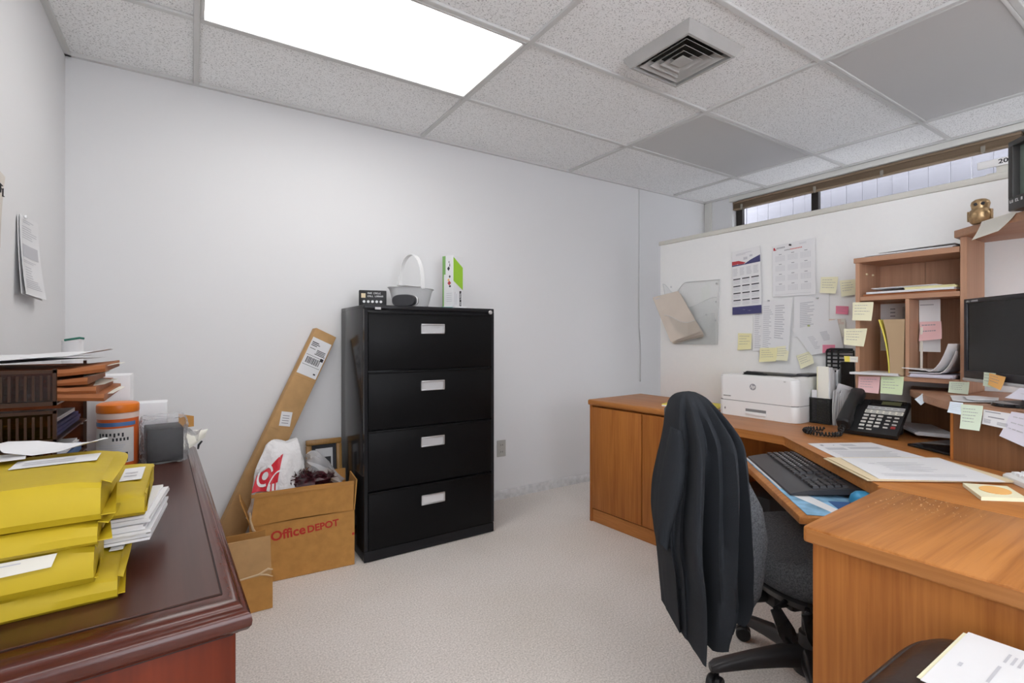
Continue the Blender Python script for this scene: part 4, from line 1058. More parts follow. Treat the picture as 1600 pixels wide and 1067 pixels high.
# low two door cabinet
a = math.radians(-5.0)
FL = V((2.092, 2.335)); fd = V((.0866, -.9962)); dd = V((.9962, .0866))
t = thing('low_cabinet', 'low two door wooden cabinet at the left end of the desk', 'cabinet', (2.35, 1.95, 0))
L_ = .80
def cp(s, e): p = FL+fd*s+dd*e; return (min(p.x, PX-.012), p.y)
b = MB(); b.prism([cp(-.008, -.012), cp(-.008, .52), cp(L_, .46), cp(L_, -.012)], DZ-DT, DZ, 0, bev=.011, seg=3); b.build('top', 'oakY', t)
b = MB()
b.prism([cp(0, .004), cp(0, .50), cp(.018, .50), cp(.018, .004)], 0, DZ-DT-.001); b.prism([cp(L_-.02, .004), cp(L_-.02, .42), cp(L_-.002, .42), cp(L_-.002, .004)], 0, DZ-DT-.001)
b.prism([cp(.019, .024), cp(.019, .48), cp(L_-.021, .40), cp(L_-.021, .024)], .002, DZ-DT-.002)
b.build('body', 'oakZ', t)
b = MB(); b.prism([cp(.019, .010), cp(.019, .023), cp(L_-.021, .023), cp(L_-.021, .010)], .001, .078); b.build('plinth', 'oakY', t)
for k in range(2):
    s0 = .022+k*.379; b = MB(); b.prism([cp(s0, -.001), cp(s0, .0235), cp(s0+.373, .0235), cp(s0+.373, -.001)], .086, DZ-DT-.010, 0, bev=.003); b.build('door', 'oakZ', t)
# corner desk
t = thing('corner_desk', 'wooden corner desk with a diagonal front edge under the hutch', 'desk', (2.1, .7, 0))
b = MB(); wood_top(b, [(2.61, 1.527), (1.965, 1.527), (1.955, 1.045), (1.512, .567), (1.512, -.10), (2.61, -.10)]); b.build('top', 'oakY', t)
b = MB(); b.box(2.585, 2.605, -.08, 1.50, .05, DZ-DT-.001); b.build('back_panel', 'oakY', t)
b = MB(); b.box(2.01, 2.58, 1.485, 1.503, 0, DZ-DT-.001); b.build('side_panel', 'oakZ', t)
b = MB(); b.box(1.522, 1.540, -.08, .50, .0, DZ-DT-.001); b.build('side_panel', 'oakZ', t)
# return end toward the camera
t = thing('desk_return', 'near wooden desk section with the broad end panel facing the camera', 'desk', (1.3, .2, 0))
b = MB(); wood_top(b, [(1.066, .534), (1.510, .558), (1.510, -.10), (1.095, -.10)]); b.build('top', 'oakX', t)
b = MB(); b.prism([(1.0650, .526), (1.0663, .526), (1.0945, -.09), (1.0932, -.09)], DZ-DT+.005, DZ-.005); b.build('edge_band', 'edge', t)
b = MB(); b.prism([(1.080, .520), (1.100, .521), (1.128, -.09), (1.108, -.09)], 0, DZ-DT-.0005); b.build('end_panel', 'oakZ', t)
b = MB(); b.box(1.13, 1.505, -.09, -.072, .05, DZ-DT-.001); b.build('back_panel', 'oakX', t)
# crumbs on the return top
b = MB(); R = random.Random(4)
for k in range(150):
    x = R.gauss(1.46, .075); y = R.gauss(.445, .050)
    if x > 1.50 or y > .53 or x < 1.2: continue
    s = R.uniform(.0004, .0013); b.box(x-s, x+s*R.uniform(.5, 2), y-s*.5, y+s*.6, DZ+.0002, DZ+.0002+s*.6)
o = tag(b.build('crumbs', 'card_edge', None, (1.46, .445, DZ)), 'pale crumbs scattered on the near desk section', 'crumbs'); o['kind'] = 'stuff'

# keyboard tray
KA = V((1.784, 1.142)); kd = V((-.698, -.716)); ki = V((.716, -.698)); KTZ = .685
KM = Matrix(((kd.x, ki.x, 0, KA.x), (kd.y, ki.y, 0, KA.y), (0, 0, 1, KTZ), (0, 0, 0, 1)))    # x along, y inward
t = thing('keyboard_tray', 'wooden pull out keyboard tray in front of the diagonal desk edge', 'keyboard tray', (KA.x+.4*kd.x, KA.y+.4*kd.y, KTZ-.02))
b = MB(KM); b.prism([(0, .0), (.0, .30), (.655, .30), (.655, 0)], -.022, 0, bev=.005); b.build('board', 'oakX', t)
b = MB(KM); b.box(.05, .075, .18, .36, -.050, -.0225); b.box(.58, .605, .18, .36, -.050, -.0225); b.build('runner', 'black', t)
b = MB(KM); b.box(.29, .35, .21, .245, -.50, -.0225, bev=.004); b.build('support_arm', 'printer_grey', t)
b = MB(KM); b.box(.030, .645, .022, .285, .0004, .0028, 0, bev=.0008, seg=1)
b.box(.036, .42, .026, .040, .0028, .0032, 1)
b.box(.52, .642, .12, .28, .0028, .0032, 2); b.add([(.46, .03, .0032), (.64, .10, .0032), (.64, .13, .0032), (.46, .08, .0032)], [(0, 1, 2, 3)], 1); b.box(.56, .575, .16, .26, .0032, .0036, 1); b.box(.592, .6, .15, .24, .0032, .0036, 1)
tag(b.build('mouse_pad', ['pad', 'paper', 'pad_dark'], None, tuple(KM @ V((.33, .15, 0)))), 'blue and white printed mouse pad under the black keyboard', 'mouse pad')
# black keyboard
kx0 = .034; t = thing('black_keyboard', 'black computer keyboard with palm rest on the keyboard tray', 'keyboard', tuple(KM @ V((.24, .14, .003))))
T_ = KM @ Matrix.Translation(V((kx0, .032, .0042))) @ Matrix.Rotation(math.radians(4), 4, 'X')
b = MB(T_); b.loft([[V((x, y, z)) for y, z in ((0, 0), (.002, .006), (.055, .014), (.062, .014), (.195, .018), (.200, .012), (.200, 0))] for x in (0, .004, .452, .456)], 0); b.build('case', 'char', t)
rows = [(.066, [1.3, 1.3, 1.3, 5.6, 1.3, 1.3, 1.3, 1.3]), (.0855, [2.2]+[1]*10+[2.6]), (.105, [1.8]+[1]*11+[2.2]), (.1245, [1.5]+[1]*12+[1.5]), (.144, [1]*13+[2]), (.1705, [1]*14)]
def keycap(mb, x0, x1, y0, y1, zb):
    i = .0022; zt = zb+.0075
    mb.add([(x0, y0, zb), (x1, y0, zb), (x1, y1, zb), (x0, y1, zb), (x0+i, y0+i*.7, zt), (x1-i, y0+i*.7, zt), (x1-i, y1-i, zt-.0004), (x0+i, y1-i, zt-.0004)], [(4, 5, 6, 7), (0, 1, 5, 4), (1, 2, 6, 5), (2, 3, 7, 6), (3, 0, 4, 7)])
b = MB(T_)
for y, ws in rows:
    tot = sum(ws); u = .285/tot; x = .008
    for w_ in ws: keycap(b, x+.0008, x+w_*u-.0008, y, y+.0178, .0145+(y-.06)*.028); x += w_*u
for r_ in range(6):
    if r_ == 2: continue
    y = rows[r_][0]
    cols = [1] if r_ == 1 else range(3)
    for c in cols: keycap(b, .302+.0195*c, .320+.0195*c, y, y+.0178, .0145+(y-.06)*.028)
for r_ in range(5):
    y = rows[r_][0]
    for c in range(4): keycap(b, .368+.0195*c, .386+.0195*c, y, y+.0178, .0145+(y-.06)*.028)
b.build('keys', 'key', t)
b = MB(T_)
for y, ws in rows[1:5]:
    x = .034
    for q in range(10): b.box(x, x+.005, y+.008, y+.0135, .0222+(y-.06)*.028, .0226+(y-.06)*.028); x += .0195
b.build('key_legends', 'printer_grey', t)
mc = KM @ V((.540, .205, .0034))
b = MB(); b.loft([[mc+V((.027*r*math.cos(q), .038*r*math.sin(q), z)) for q in [2*PI*i/24 for i in range(24)]] for r, z in ((.85, 0), (1, .004), (1, .012), (.9, .024), (.65, .033), (.3, .037), (.02, .038))], 0)
tag(b.build('computer_mouse', 'blue', None, tuple(mc)), 'round blue computer mouse at the right end of the keyboard tray', 'mouse')

# computer tower in the dark knee space
b = MB(); b.box(2.12, 2.52, 1.20, 1.40, .002, .44, bev=.006); 
for k in range(8): b.box(2.117, 2.1205, 1.24, 1.36, .06+.012*k, .064+.012*k)
tag(b.build('computer_tower', 'black', None, (2.3, 1.3, 0)), 'black computer tower on the floor under the corner desk', 'computer')

# yellow pad on the low cabinet
b = MB(); c = [(2.225, 1.88), (2.42, 1.94), (2.52, 1.66), (2.33, 1.60)]
b.prism(c, DZ+.0006, DZ+.007, 0); b.prism([(p[0]+.004, p[1]+.004) for p in c], DZ+.0072, DZ+.013, 1)
tag(b.build('legal_pad', ['paper', 'yel_page'], None, (2.37, 1.77, DZ)), 'yellow legal pad on the low cabinet left of the printer', 'notepad')

# printer
t = thing('laser_printer', 'white laser printer on the desk in front of the partition', 'printer', (2.41, 1.355, DZ))
x0, x1, y0, y1 = 2.266, 2.540, 1.160, 1.553; zt = DZ+.203
def rr(x0, x1, y0, y1, r, n=6):
    p = []
    for cx, cy, a0 in ((x1-r, y1-r, 0), (x0+r, y1-r, PI/2), (x0+r, y0+r, PI), (x1-r, y0+r, 1.5*PI)):
        p += [(cx+r*math.cos(a0+PI/2*k/n), cy+r*math.sin(a0+PI/2*k/n)) for k in range(n+1)]
    return p
b = MB(); b.prism(rr(x0, x1, y0, y1, .030), DZ+.0008, DZ+.0745, 0, bev=.003); b.prism(rr(x0, x1, y0, y1, .030), DZ+.0775, zt-.008, 0, bev=.004)
b.prism(rr(x0+.002, x1, y0+.002, y1-.002, .029), DZ+.073, DZ+.079, 1)
b.prism(rr(x0+.003, x1-.01, y0+.003, y1-.003, .03), zt-.009, zt, 0, bev=.004); b.build('body', ['printer', 'seam'], t)
b = MB(); b.box(x1-.02, x1+.012, y0+.012, y1-.012, DZ+.10, zt-.002, bev=.008); b.build('rear_cover', 'printer_grey', t)
b = MB(); b.box(x0+.075, x1-.03, y0+.06, y1-.10, zt-.001, zt+.0015, 0); b.add([(x0+.055, y1-.10, zt+.001), (x0+.055, y0+.17, zt+.001), (x0+.08, y0+.17, zt+.001), (x0+.08, y1-.10, zt+.001), (x0+.045, y1-.125, zt+.017), (x0+.045, y0+.19, zt+.014), (x0+.055, y0+.19, zt+.016), (x0+.055, y1-.125, zt+.019)], [(0, 1, 5, 4), (1, 2, 6, 5), (2, 3, 7, 6), (3, 0, 4, 7), (4, 5, 6, 7)])
b.build('output_tray', 'black', t)
b = MB(); b.box(x0+.16, x1-.004, y0+.025, y0+.085, zt-.002, zt+.013, bev=.005); b.box(x0+.14, x1-.03, y0+.085, y1-.05, zt+.0015, zt+.006, bev=.002); b.build('top_hatch', 'char', t)
b = MB(); b.box(x0-.0012, x0+.002, 1.300, 1.402, DZ+.030, DZ+.043, 1); b.box(x0-.006, x0, 1.298, 1.404, DZ+.014, DZ+.029, 0, bev=.003); b.build('paper_tray_handle', ['printer', 'seam'], t)
FMx = lambda y, z, dx=.0: ((x0-.0006-dx, y, z), (0, -1, 0), (0, 0, 1))
b = MB(); b.lathe([(.0005, 0), (.0155, 0), (.0155, .0012), (.0005, .0012)], 40, T=frame_m(*FMx(1.365, DZ+.150))); add_text(b, 'hp', .0225, *FMx(1.3655, DZ+.1515, .0015), mi=1, shear=.35, bold=.0003, depth=.0003)
b.build('logo_badge', ['ink', 'printer'], t)
b = MB(frame_m(*FMx(1.522, DZ+.094))); glyphs(b, 0, 0, .042, .0045, 13, 0, 3, .0004); b.build('model_lettering', 'seam', t)
b = MB(frame_m(*FMx(1.512, DZ+.028))); b.box(-.0015, .0015, 0, .012, 0, .0005); b.box(-.004, .004, .004, .006, 0, .0005); b.box(-.016, -.015, -.012, .018, 0, .0004, 1); b.build('tray_mark', ['ink_black', 'printer_grey'], t)
b = MB(frame_m(*FMx(1.205, DZ+.186))); b.box(-.012, -.003, -.003, .003, 0, .0008, 1, bev=.0003); b.lathe([(.0005, 0), (.0032, 0), (.003, .0012), (.0005, .0012)], 14); b.build('power_button', ['white_gloss', 'printer_grey'], t)

# black mesh cup with papers
t = thing('mesh_cup', 'black wire mesh desk cup beside the printer', 'desk organiser', (2.41, 1.112, DZ))
def meshwall(mb, p, q, z0, z1, nx, nz, w=.0012):
    p = V(p); q = V(q); d = (q-p); L = d.length; d.normalize(); nrm = V((-d.y, d.x, 0))
    for k in range(nx+1):
        c = p+d*(L*k/nx); mb.tube([V((c.x, c.y, z0)), V((c.x, c.y, z1))], w, 4, caps=False)
    for k in range(nz+1):
        z = z0+(z1-z0)*k/nz; mb.tube([V((p.x, p.y, z)), V((q.x, q.y, z))], w, 4, caps=False)
cx0, cx1, cy0, cy1 = 2.372, 2.455, 1.070, 1.155
b = MB()
b.box(cx0, cx1, cy0, cy1, DZ+.0008, DZ+.004)
for p, q in (((cx0, cy0, 0), (cx0, cy1, 0)), ((cx0, cy0, 0), (cx1, cy0, 0)), ((cx1, cy0, 0), (cx1, cy1, 0)), ((cx0, cy1, 0), (cx1, cy1, 0))): meshwall(b, p, q, DZ+.004, DZ+.112, 17, 22, .0015)
b.build('mesh_walls', 'mesh', t)
b = MB(); 
for p, q in (((cx0, cy0), (cx0, cy1)), ((cx0, cy0), (cx1, cy0)), ((cx1, cy0), (cx1, cy1)), ((cx0, cy1), (cx1, cy1))): b.tube([(p[0], p[1], DZ+.113), (q[0], q[1], DZ+.113)], .0032, 8); b.tube([(p[0], p[1], DZ+.004), (q[0], q[1], DZ+.004)], .003, 8)
b.build('rim', 'mesh', t)
T_ = Matrix.Rotation(.05, 4, 'Y')
b = MB(frame_m((2.40, 1.112, DZ+.0055), (1, .05, 0), (-.05, 1, 0)))
b.box(-.016, .020, -.032, .012, 0, .248, 0, bev=.002); b.box(-.020, -.0165, -.030, .014, 0, .252, 1, bev=.001); b.box(-.016, .02, .0135, .020, 0, .250, 2)
b.box(.026, .046, -.030, .030, 0, .235, 0, bev=.001)
tag(b.build('index_card_bundle', ['paper', 'paper_warm', 'note_p'], None, (2.41, 1.112, DZ+.006)), 'thick bundle of white cards standing in the black mesh cup', 'cards')
b = MB(); b.box(2.378, 2.382, 1.128, 1.150, DZ+.006, DZ+.150); b.box(2.392, 2.395, 1.136, 1.151, DZ+.006, DZ+.146)
tag(b.build('card_slip', 'paper', None, (2.385, 1.14, DZ+.006)), 'short white card slips at the left in the black mesh cup', 'cards')
b = MB(); R = random.Random(12)
for k in range(9):
    y = 1.058-.0082*k; h = .135+.035*R.random(); lean = .002*R.random()
    b.surf(lambda u, v, y=y, h=h, k=k: (V((2.372+.075*u, y+.004*math.sin(3*v+k)-.003*v, DZ+.001+h*v+.012*u*v)), V((0, -1, 0))), 4, 5, 0, .0016)
b.surf(lambda u, v: (V((2.368+.05*u, 1.045-.038*u*v-.01*v, DZ+.155+.035*v-.02*u)), V((-1, 0, .4))), 5, 5, 0, .001)
tag(b.build('folded_papers', 'paper', None, (2.41, 1.02, DZ)), 'bunch of folded white papers standing between mesh cup and telephone', 'papers')
# black slotted file rack behind
t = thing('file_rack', 'tall black slotted plastic file rack between printer and hutch', 'file rack', (2.56, 1.09, DZ))
b = MB(); rx = 2.590; ya, yb, yc = 1.185, 1.133, 1.062
z0, z1 = DZ+.001, 1.098
b.box(rx-.010, rx, yb-.006, yb, z0, z1-.003, bev=.002); b.box(rx-.008, rx, ya-.006, ya, z0, z1-.02, bev=.002); b.box(rx-.008, rx, yc, yc+.006, z0, z1-.01, bev=.002); b.box(rx-.008, rx, (ya+yb)/2-.003, (ya+yb)/2+.003, z0, z1-.01)
z = z0
while z < z1-.015: b.box(rx-.007, rx-.001, yc+.003, ya-.003, z, z+.0075); z += .0185
b.box(rx-.010, rx, yc+.005, ya-.02, z1-.014, z1, bev=.004); b.tube([(rx-.005, ya-.022, z1-.006), (rx-.005, ya-.008, z1-.010), (rx-.005, ya-.003, z1-.022)], .006, 8)
b.build('back_grid', 'black', t)
b = MB(); b.box(2.455, rx-.008, yc, yc+.004, z0, z1-.06, bev=.002)
z = z0+.02
b.build('side_panel', 'black', t)
b = MB(); b.box(2.46, rx-.008, yc, 1.154, z0, z0+.005, bev=.002); b.build('base', 'black', t)
b = MB()
for k in range(4): b.box(2.485, 2.580, 1.072+.016*k, 1.079+.016*k, DZ+.007, DZ+.26-.02*k)
tag(b.build('file_sheets', 'paper', None, (2.53, 1.1, DZ+.007)), 'white sheets standing in the black slotted file rack', 'papers')

# telephone
t = thing('desk_telephone', 'black office telephone with white keys on the corner desk', 'telephone', (2.31, .89, DZ))
ph = frame_m((2.222, .880, DZ+.001), (.10, -.995, 0), (.995, .10, 0)) @ Matrix.Rotation(math.radians(31), 4, 'X')  # x right, y up the slope, z out
b = MB(ph)
b.loft([[V((x, y, z)) for y, z in ((0, .002), (.0, .020), (.010, .026), (.205, .026), (.214, .018), (.214, .002))] for x in (-.088, -.085, .106, .109)], 0); b.build('body', 'black', t)
b = MB(); b.M = frame_m((2.222, .880, DZ+.0005), (.10, -.995, 0), (.995, .10, 0)); b.loft([[V((x, .03, 0)), V((x, .175, 0)), V((x, .172, .092)), V((x, .035, .012))] for x in (-.06, .085)], 0); b.build('stand', 'black_soft', t)
b = MB(ph); b.box(-.020, .100, .168, .206, .0255, .028, bev=.001); b.build('display_bezel', 'black_gloss', t)
b = MB(ph); b.box(.022, .086, .176, .198, .0278, .0288); b.build('display', 'lcd', t)
b = MB(ph); b.box(-.022, .104, .116, .138, .0255, .0275, 0, bev=.0006, seg=1); b.box(-.020, .104, .143, .163, .0255, .0275, 1, bev=.0006, seg=1)
for k in range(6):
    for r_, y in ((0, .119), (1, .129)): b.box(-.018+.0205*k, -.004+.0205*k, y, y+.0035, .0275, .0279, 2)
    b.box(-.016+.0205*k, -.002+.0205*k, .151, .154, .0275, .0279, 2)
b.build('name_strip', ['paper_warm', 'printer_grey', 'seam'], t)
for r_ in range(4):
    for c in range(5):
        if c < 3: x = -.020+.024*c
        else: x = .058+.024*(c-3)
        y = .094-.0215*r_
        mt = 'key_red' if (r_ == 3 and c == 4) else 'key_white'
        b = MB(ph); b.box(x, x+(.017 if c < 3 else .015), y, y+(.010 if c < 3 else .006)+(.007 if mt == 'key_red' else 0), .0255, .0295, bev=.0012); b.build('key', mt, t)
for x in (-.018, .008):
    b = MB(ph); b.box(x, x+.018, .010, .016, .0255, .0285, bev=.001); b.build('key', 'key_white', t)
b = MB(ph); glyphs(b, .070, .207, .098, .2115, 7, 0, 3, .0004); b.M = ph @ Matrix.Translation(V((0, 0, .0262))); glyphs(b, .066, .2075, .098, .2125, 8, 0, 6, .0004); b.build('maker_lettering', 'manila', t)
# handset with a bridge between ear and mouth piece
b = MB(ph)
def hs(x, y, z, w, h, n=16): return [V((x+w*math.copysign(abs(math.cos(2*PI*k/n))**.6, math.cos(2*PI*k/n)), y, z+h*math.copysign(abs(math.sin(2*PI*k/n))**.6, math.sin(2*PI*k/n)))) for k in range(n)]
b.loft([hs(-.062, y, z, w, h) for y, z, w, h in ((-.006, .050, .020, .020), (.0, .050, .025, .026), (.046, .052, .025, .026), (.060, .060, .023, .018), (.105, .068, .021, .013), (.150, .062, .022, .017), (.164, .054, .025, .026), (.210, .052, .025, .026), (.218, .052, .020, .020))], 0)
b.build('handset', 'black', t)
b = MB(); pth = []
for k in range(160):
    s = k/159; a = s*26*2*PI
    # loop lying on the desk left of the telephone
    ang = .35+s*5.1
    c = V((2.125+.050*math.cos(ang)*1.25, .985+.062*math.sin(ang), DZ+.012)) if s < .85 else V((2.125+.050*math.cos(.35+.85*5.1)*1.25, .985+.062*math.sin(.35+.85*5.1), DZ+.012)).lerp(ph @ V((-.062, -.004, .045)), (s-.85)/.15)
    tn = V((-math.sin(ang)*1.25, math.cos(ang), 0)).normalized(); nn = V((tn.y, -tn.x, 0))
    pth.append(c+nn*.0075*math.cos(a)+V((0, 0, .0075*math.sin(a))))
b.tube(pth, .0030, 6); b.build('coiled_cord', 'black', t)

# papers on the corner desk
sheet('printed_form', 'white printed form lying on the corner desk in front of the telephone', 'paper', [(1.892, .929, DZ+.0012), (2.110, .812, DZ+.0012), (1.975, .585, DZ+.0012), (1.735, .755, DZ+.0012)], ['paper', 'ink_light', 'ink'], [(.12, .12, .16, .2, 2), (.3, .15, .32, .18, 2), (.42, .10, .62, .22, 1), (.42, .30, .85, .40, 1), (.10, .32, .36, .46, 1)]+lines(.1, .55, .9, .9, 5, 1, .3, 3, .3), thick=.0008, wave=.001)
b = MB()
fc = [(1.690, .782), (1.985, .590), (1.838, .376), (1.528, .597)]
b.prism(fc, DZ+.0030, DZ+.0048, 0); b.prism([(p[0]+.006, p[1]-.006) for p in fc], DZ+.0060, DZ+.0078, 0)
sheet_geo(b, [(1.720, .745, DZ+.0092), (1.985, .577, DZ+.0092), (1.80, .385, DZ+.0092), (1.555, .580, DZ+.0092)], 1, [(.16, .30, .22, .32, 2)]+lines(.26, .25, .7, .70, 6, 2, .2, 4, .5)+lines(.1, .78, .9, .9, 2, 2, .2, 5, .2), wave=.001)
tag(b.build('open_file_folder', ['manila', 'paper', 'ink_light'], None, (1.76, .58, DZ)), 'manila file folders with a white sheet on top on the corner desk', 'folder')
t = thing('sticky_note_pad', 'pale yellow sticky note pad on the desk seam, an orange note on it', 'notepad', (1.67, .382, DZ))
pc = [(1.693, .444), (1.583, .381), (1.660, .318), (1.752, .372)]
b = MB(); b.prism(pc, DZ+.0006, DZ+.0095, 0); b.build('pad', 'note_p', t)
b = MB()
c0 = V((1.678, .378)); pts = []
for k in range(22): a_ = 2*PI*k/22; pts.append((c0.x+.040*math.cos(a_)*(.83)-.020*math.sin(a_), c0.y+.024*math.sin(a_)+.018*math.cos(a_)))
b.prism(pts, DZ+.0098, DZ+.0108); b.build('orange_note', 'note_or', t)
b = MB(); b.prism([(2.150, .715), (2.075, .560), (2.330, .50), (2.36, .66)], DZ+.0010, DZ+.010, 0, bev=.002); tag(b.build('desk_tray', 'black_gloss', None, (2.2, .6, DZ)), 'flat black tray on the desk under the monitor shelf', 'tray')
b = MB(); flat_stack(b, [(2.56, .90), (2.585, .79), (2.385, .645), (2.345, .755)], DZ+.0112, DZ+.026, 0, 5, .010, 8)
tag(b.build('paper_pile', ['paper'], None, (2.47, .77, DZ)), 'untidy pile of white papers on the desk behind the telephone', 'papers')
# white keyboard at the right
t = thing('white_keyboard', 'white computer keyboard lying on the desk at the right edge', 'keyboard', (1.75, .22, DZ))
T_ = frame_m((1.875, .408, DZ+.001), (-.80, -.60, 0), (.60, -.80, 0)) @ Matrix.Rotation(math.radians(5), 4, 'X')
b = MB(T_); b.loft([[V((x, y, z)) for y, z in ((0, 0), (.002, .012), (.010, .016), (.140, .022), (.150, .016), (.150, 0))] for x in (0, .006, .414, .42)], 0); b.build('case', 'printer', t)
b = MB(T_)
for r_ in range(6):
    for c in range(19): keycap(b, .012+.0208*c, .030+.0208*c, .014+.0202*r_, .032+.0202*r_, .0155+.0008*r_)
b.build('keys', 'paper', t)
# ================================================================== HUTCH
HX0, HX1 = 2.380, 2.584
t = thing('desk_hutch', 'wooden corner hutch with cubby holes and a raised monitor shelf on the desk', 'hutch', (2.45, .6, DZ))
b = MB(); b.box(HX0, HX1, .958, .974, DZ+.0005, 1.465, bev=.001, seg=1); b.build('side_panel', 'hutchZ', t)
b = MB(); b.box(HX0-.004, HX1, .632, .980, 1.465, 1.486, bev=.0015, seg=1); b.build('top_board', 'hutchY', t)
b = MB(); b.box(HX0+.003, HX1-.012, .632, .9575, 1.303, 1.322, bev=.001, seg=1); b.build('shelf', 'hutchY', t)
b = MB(); b.box(HX0+.002, HX1-.012, .786, .799, .994, 1.3025, bev=.001, seg=1); b.build('divider', 'hutchZ', t)
b = MB(); b.box(HX0, HX1-.012, .632, .9575, .975, .993, bev=.001, seg=1); b.build('shelf', 'hutchY', t)
b = MB(); b.box(HX0, HX1, .612, .631, .9415, 1.519, bev=.001, seg=1); b.build('side_panel', 'hutchZ', t)
b = MB(); b.box(HX1-.011, HX1-.004, .632, .793, .994, 1.464); b.box(HX1-.011, HX1-.004, .7945, .957, .994, 1.464); b.box(HX1-.0125, HX1-.0112, .632, .957, 1.338, 1.341, 1); b.build('back_panel', ['hutchZ', 'dark_line'], t)
b = MB(); b.prism([(2.385, .650), (2.18, .415), (1.90, .12), (2.00, -.08), (2.600, -.08), (2.600, .650)], 1.5195, 1.547, 0, bev=.003); b.build('top_shelf', 'hutchY', t)
b = MB(); b.prism([(2.600, .850), (2.40, .790), (2.20, .675), (2.10, .610), (2.025, .555), (1.995, .50), (1.980, .40), (1.80, .10), (1.90, -.08), (2.600, -.08)], .915, .941, 0, bev=.004); b.build('monitor_shelf', 'hutchY', t)
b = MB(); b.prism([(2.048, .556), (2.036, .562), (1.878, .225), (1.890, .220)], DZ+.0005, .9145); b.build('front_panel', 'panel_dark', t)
b = MB(); b.prism([(2.0495, .5570), (2.0355, .5640), (2.0315, .5560), (2.0455, .5490)], DZ+.0005, .9145); b.build('panel_edge', 'oakZ', t)
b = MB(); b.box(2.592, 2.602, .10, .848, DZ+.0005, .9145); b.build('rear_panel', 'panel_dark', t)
b = MB(); b.box(1.95, 2.15, -.075, -.055, .9415, 1.519); b.box(2.0, 2.3, -.05, -.03, DZ+.0005, .9145); b.build('side_panel', 'hutchZ', t)
for y in (.9575, ):
    for x in (2.44, 2.50):
        b = MB(); b.lathe([(.0005, 0), (.005, .0005), (.004, .006), (.0005, .007)], 10, T=frame_m((x, y, 1.420), (1, 0, 0), (0, 0, 1))); b.build('shelf_peg', 'manila', t)

# what lies in and on the hutch
b = MB(); flat_stack(b, [(2.40, .945), (2.40, .655), (2.57, .650), (2.57, .94)], 1.487, 1.497, 0, 4, .006, 2)
sheet_geo(b, [(2.40, .90, 1.4985), (2.565, .90, 1.4985), (2.560, .645, 1.503), (2.395, .650, 1.503)], 0, (), wave=.002, lift=.001)
tag(b.build('paper_pile', 'paper', None, (2.48, .8, 1.487), fixn=False), 'white papers on top of the hutch', 'papers')
b = MB(); flat_stack(b, [(2.387, .950), (2.387, .645), (2.55, .645), (2.55, .95)], 1.323, 1.330, 1, 2, .003, 3); flat_stack(b, [(2.385, .935), (2.385, .648), (2.55, .645), (2.55, .93)], 1.3305, 1.339, 0, 2, .005, 4); flat_stack(b, [(2.387, .80), (2.387, .642), (2.55, .640), (2.55, .80)], 1.3392, 1.349, 2, 3, .005, 5); flat_stack(b, [(2.39, .915), (2.39, .70), (2.55, .69), (2.55, .92)], 1.3495, 1.354, 0, 2, .006, 6)
tag(b.build('envelope_pile', ['paper', 'acc', 'note_y'], None, (2.47, .8, 1.323)), 'flat pile of white and yellow envelopes on the upper hutch shelf', 'envelopes')
BX = HX1-.0125
sheet('printed_list', 'printed list taped inside the left cubby of the hutch', 'paper', [(BX, .953, 1.296), (BX, .822, 1.296), (BX, .822, 1.090), (BX, .953, 1.090)], ['paper', 'ink'], [(.28, .10+.075*k, .42, .125+.075*k, 1) for k in range(11)]+[(.62, .08+.03*k, .95, .095+.03*k, 1) for k in range(9)], 'sheets taped inside the hutch')
sheet('printed_list', 'nearly blank sheet hanging in the right cubby of the hutch behind the pink note', 'paper', [(2.475, .784, 1.300), (2.475, .716, 1.300), (2.478, .716, 1.091), (2.478, .784, 1.092)], ['paper', 'ink'], [(.05, .09, .7, .105, 1)], 'sheets taped inside the hutch')
GN = 'sticky notes around the desk'
note('light pink sticky note on the sheet inside the right hutch cubby', [(2.470, .780, 1.212), (2.470, .712, 1.213), (2.462, .704, 1.143), (2.468, .778, 1.134)], 'note_lp', 11, .014, n=2)
HF = HX0-.003
def hn(c, dx=.0): return [(HF-dx, p[0], p[1]) for p in c]
note('pale sticky note at the top of the hutch left edge', hn([(.982, 1.299), (.905, 1.296), (.910, 1.218), (.981, 1.222)], .002), 'note_p', 12, .008)
note('pale sticky note sticking out left of the hutch edge, below another pale one', hn([(1.016, 1.186), (.928, 1.187), (.938, 1.110), (1.013, 1.118)], .002), 'note_p', 13, .008)
sheet('flag_marker', 'white and yellow index flag on the hutch left edge above the file rack', 'sticky flag', hn([(1.016, 1.068), (.962, 1.067), (.963, 1.043), (1.014, 1.044)], .002), ['paper_warm', 'ink_light', 'yel_page'], [(.02, .0, .42, 1, 2), (.5, .4, .9, .5, 1)], GN)
note('light pink sticky note under the left hutch cubby above the telephone', hn([(.960, .984), (.882, .988), (.884, .918), (.960, .920)], .002), 'note_lp', 14, .010)
note('green sticky note under the left hutch cubby above the telephone', hn([(.879, .989), (.801, .993), (.804, .920), (.878, .921)], .002), 'note_g', 15, .010)
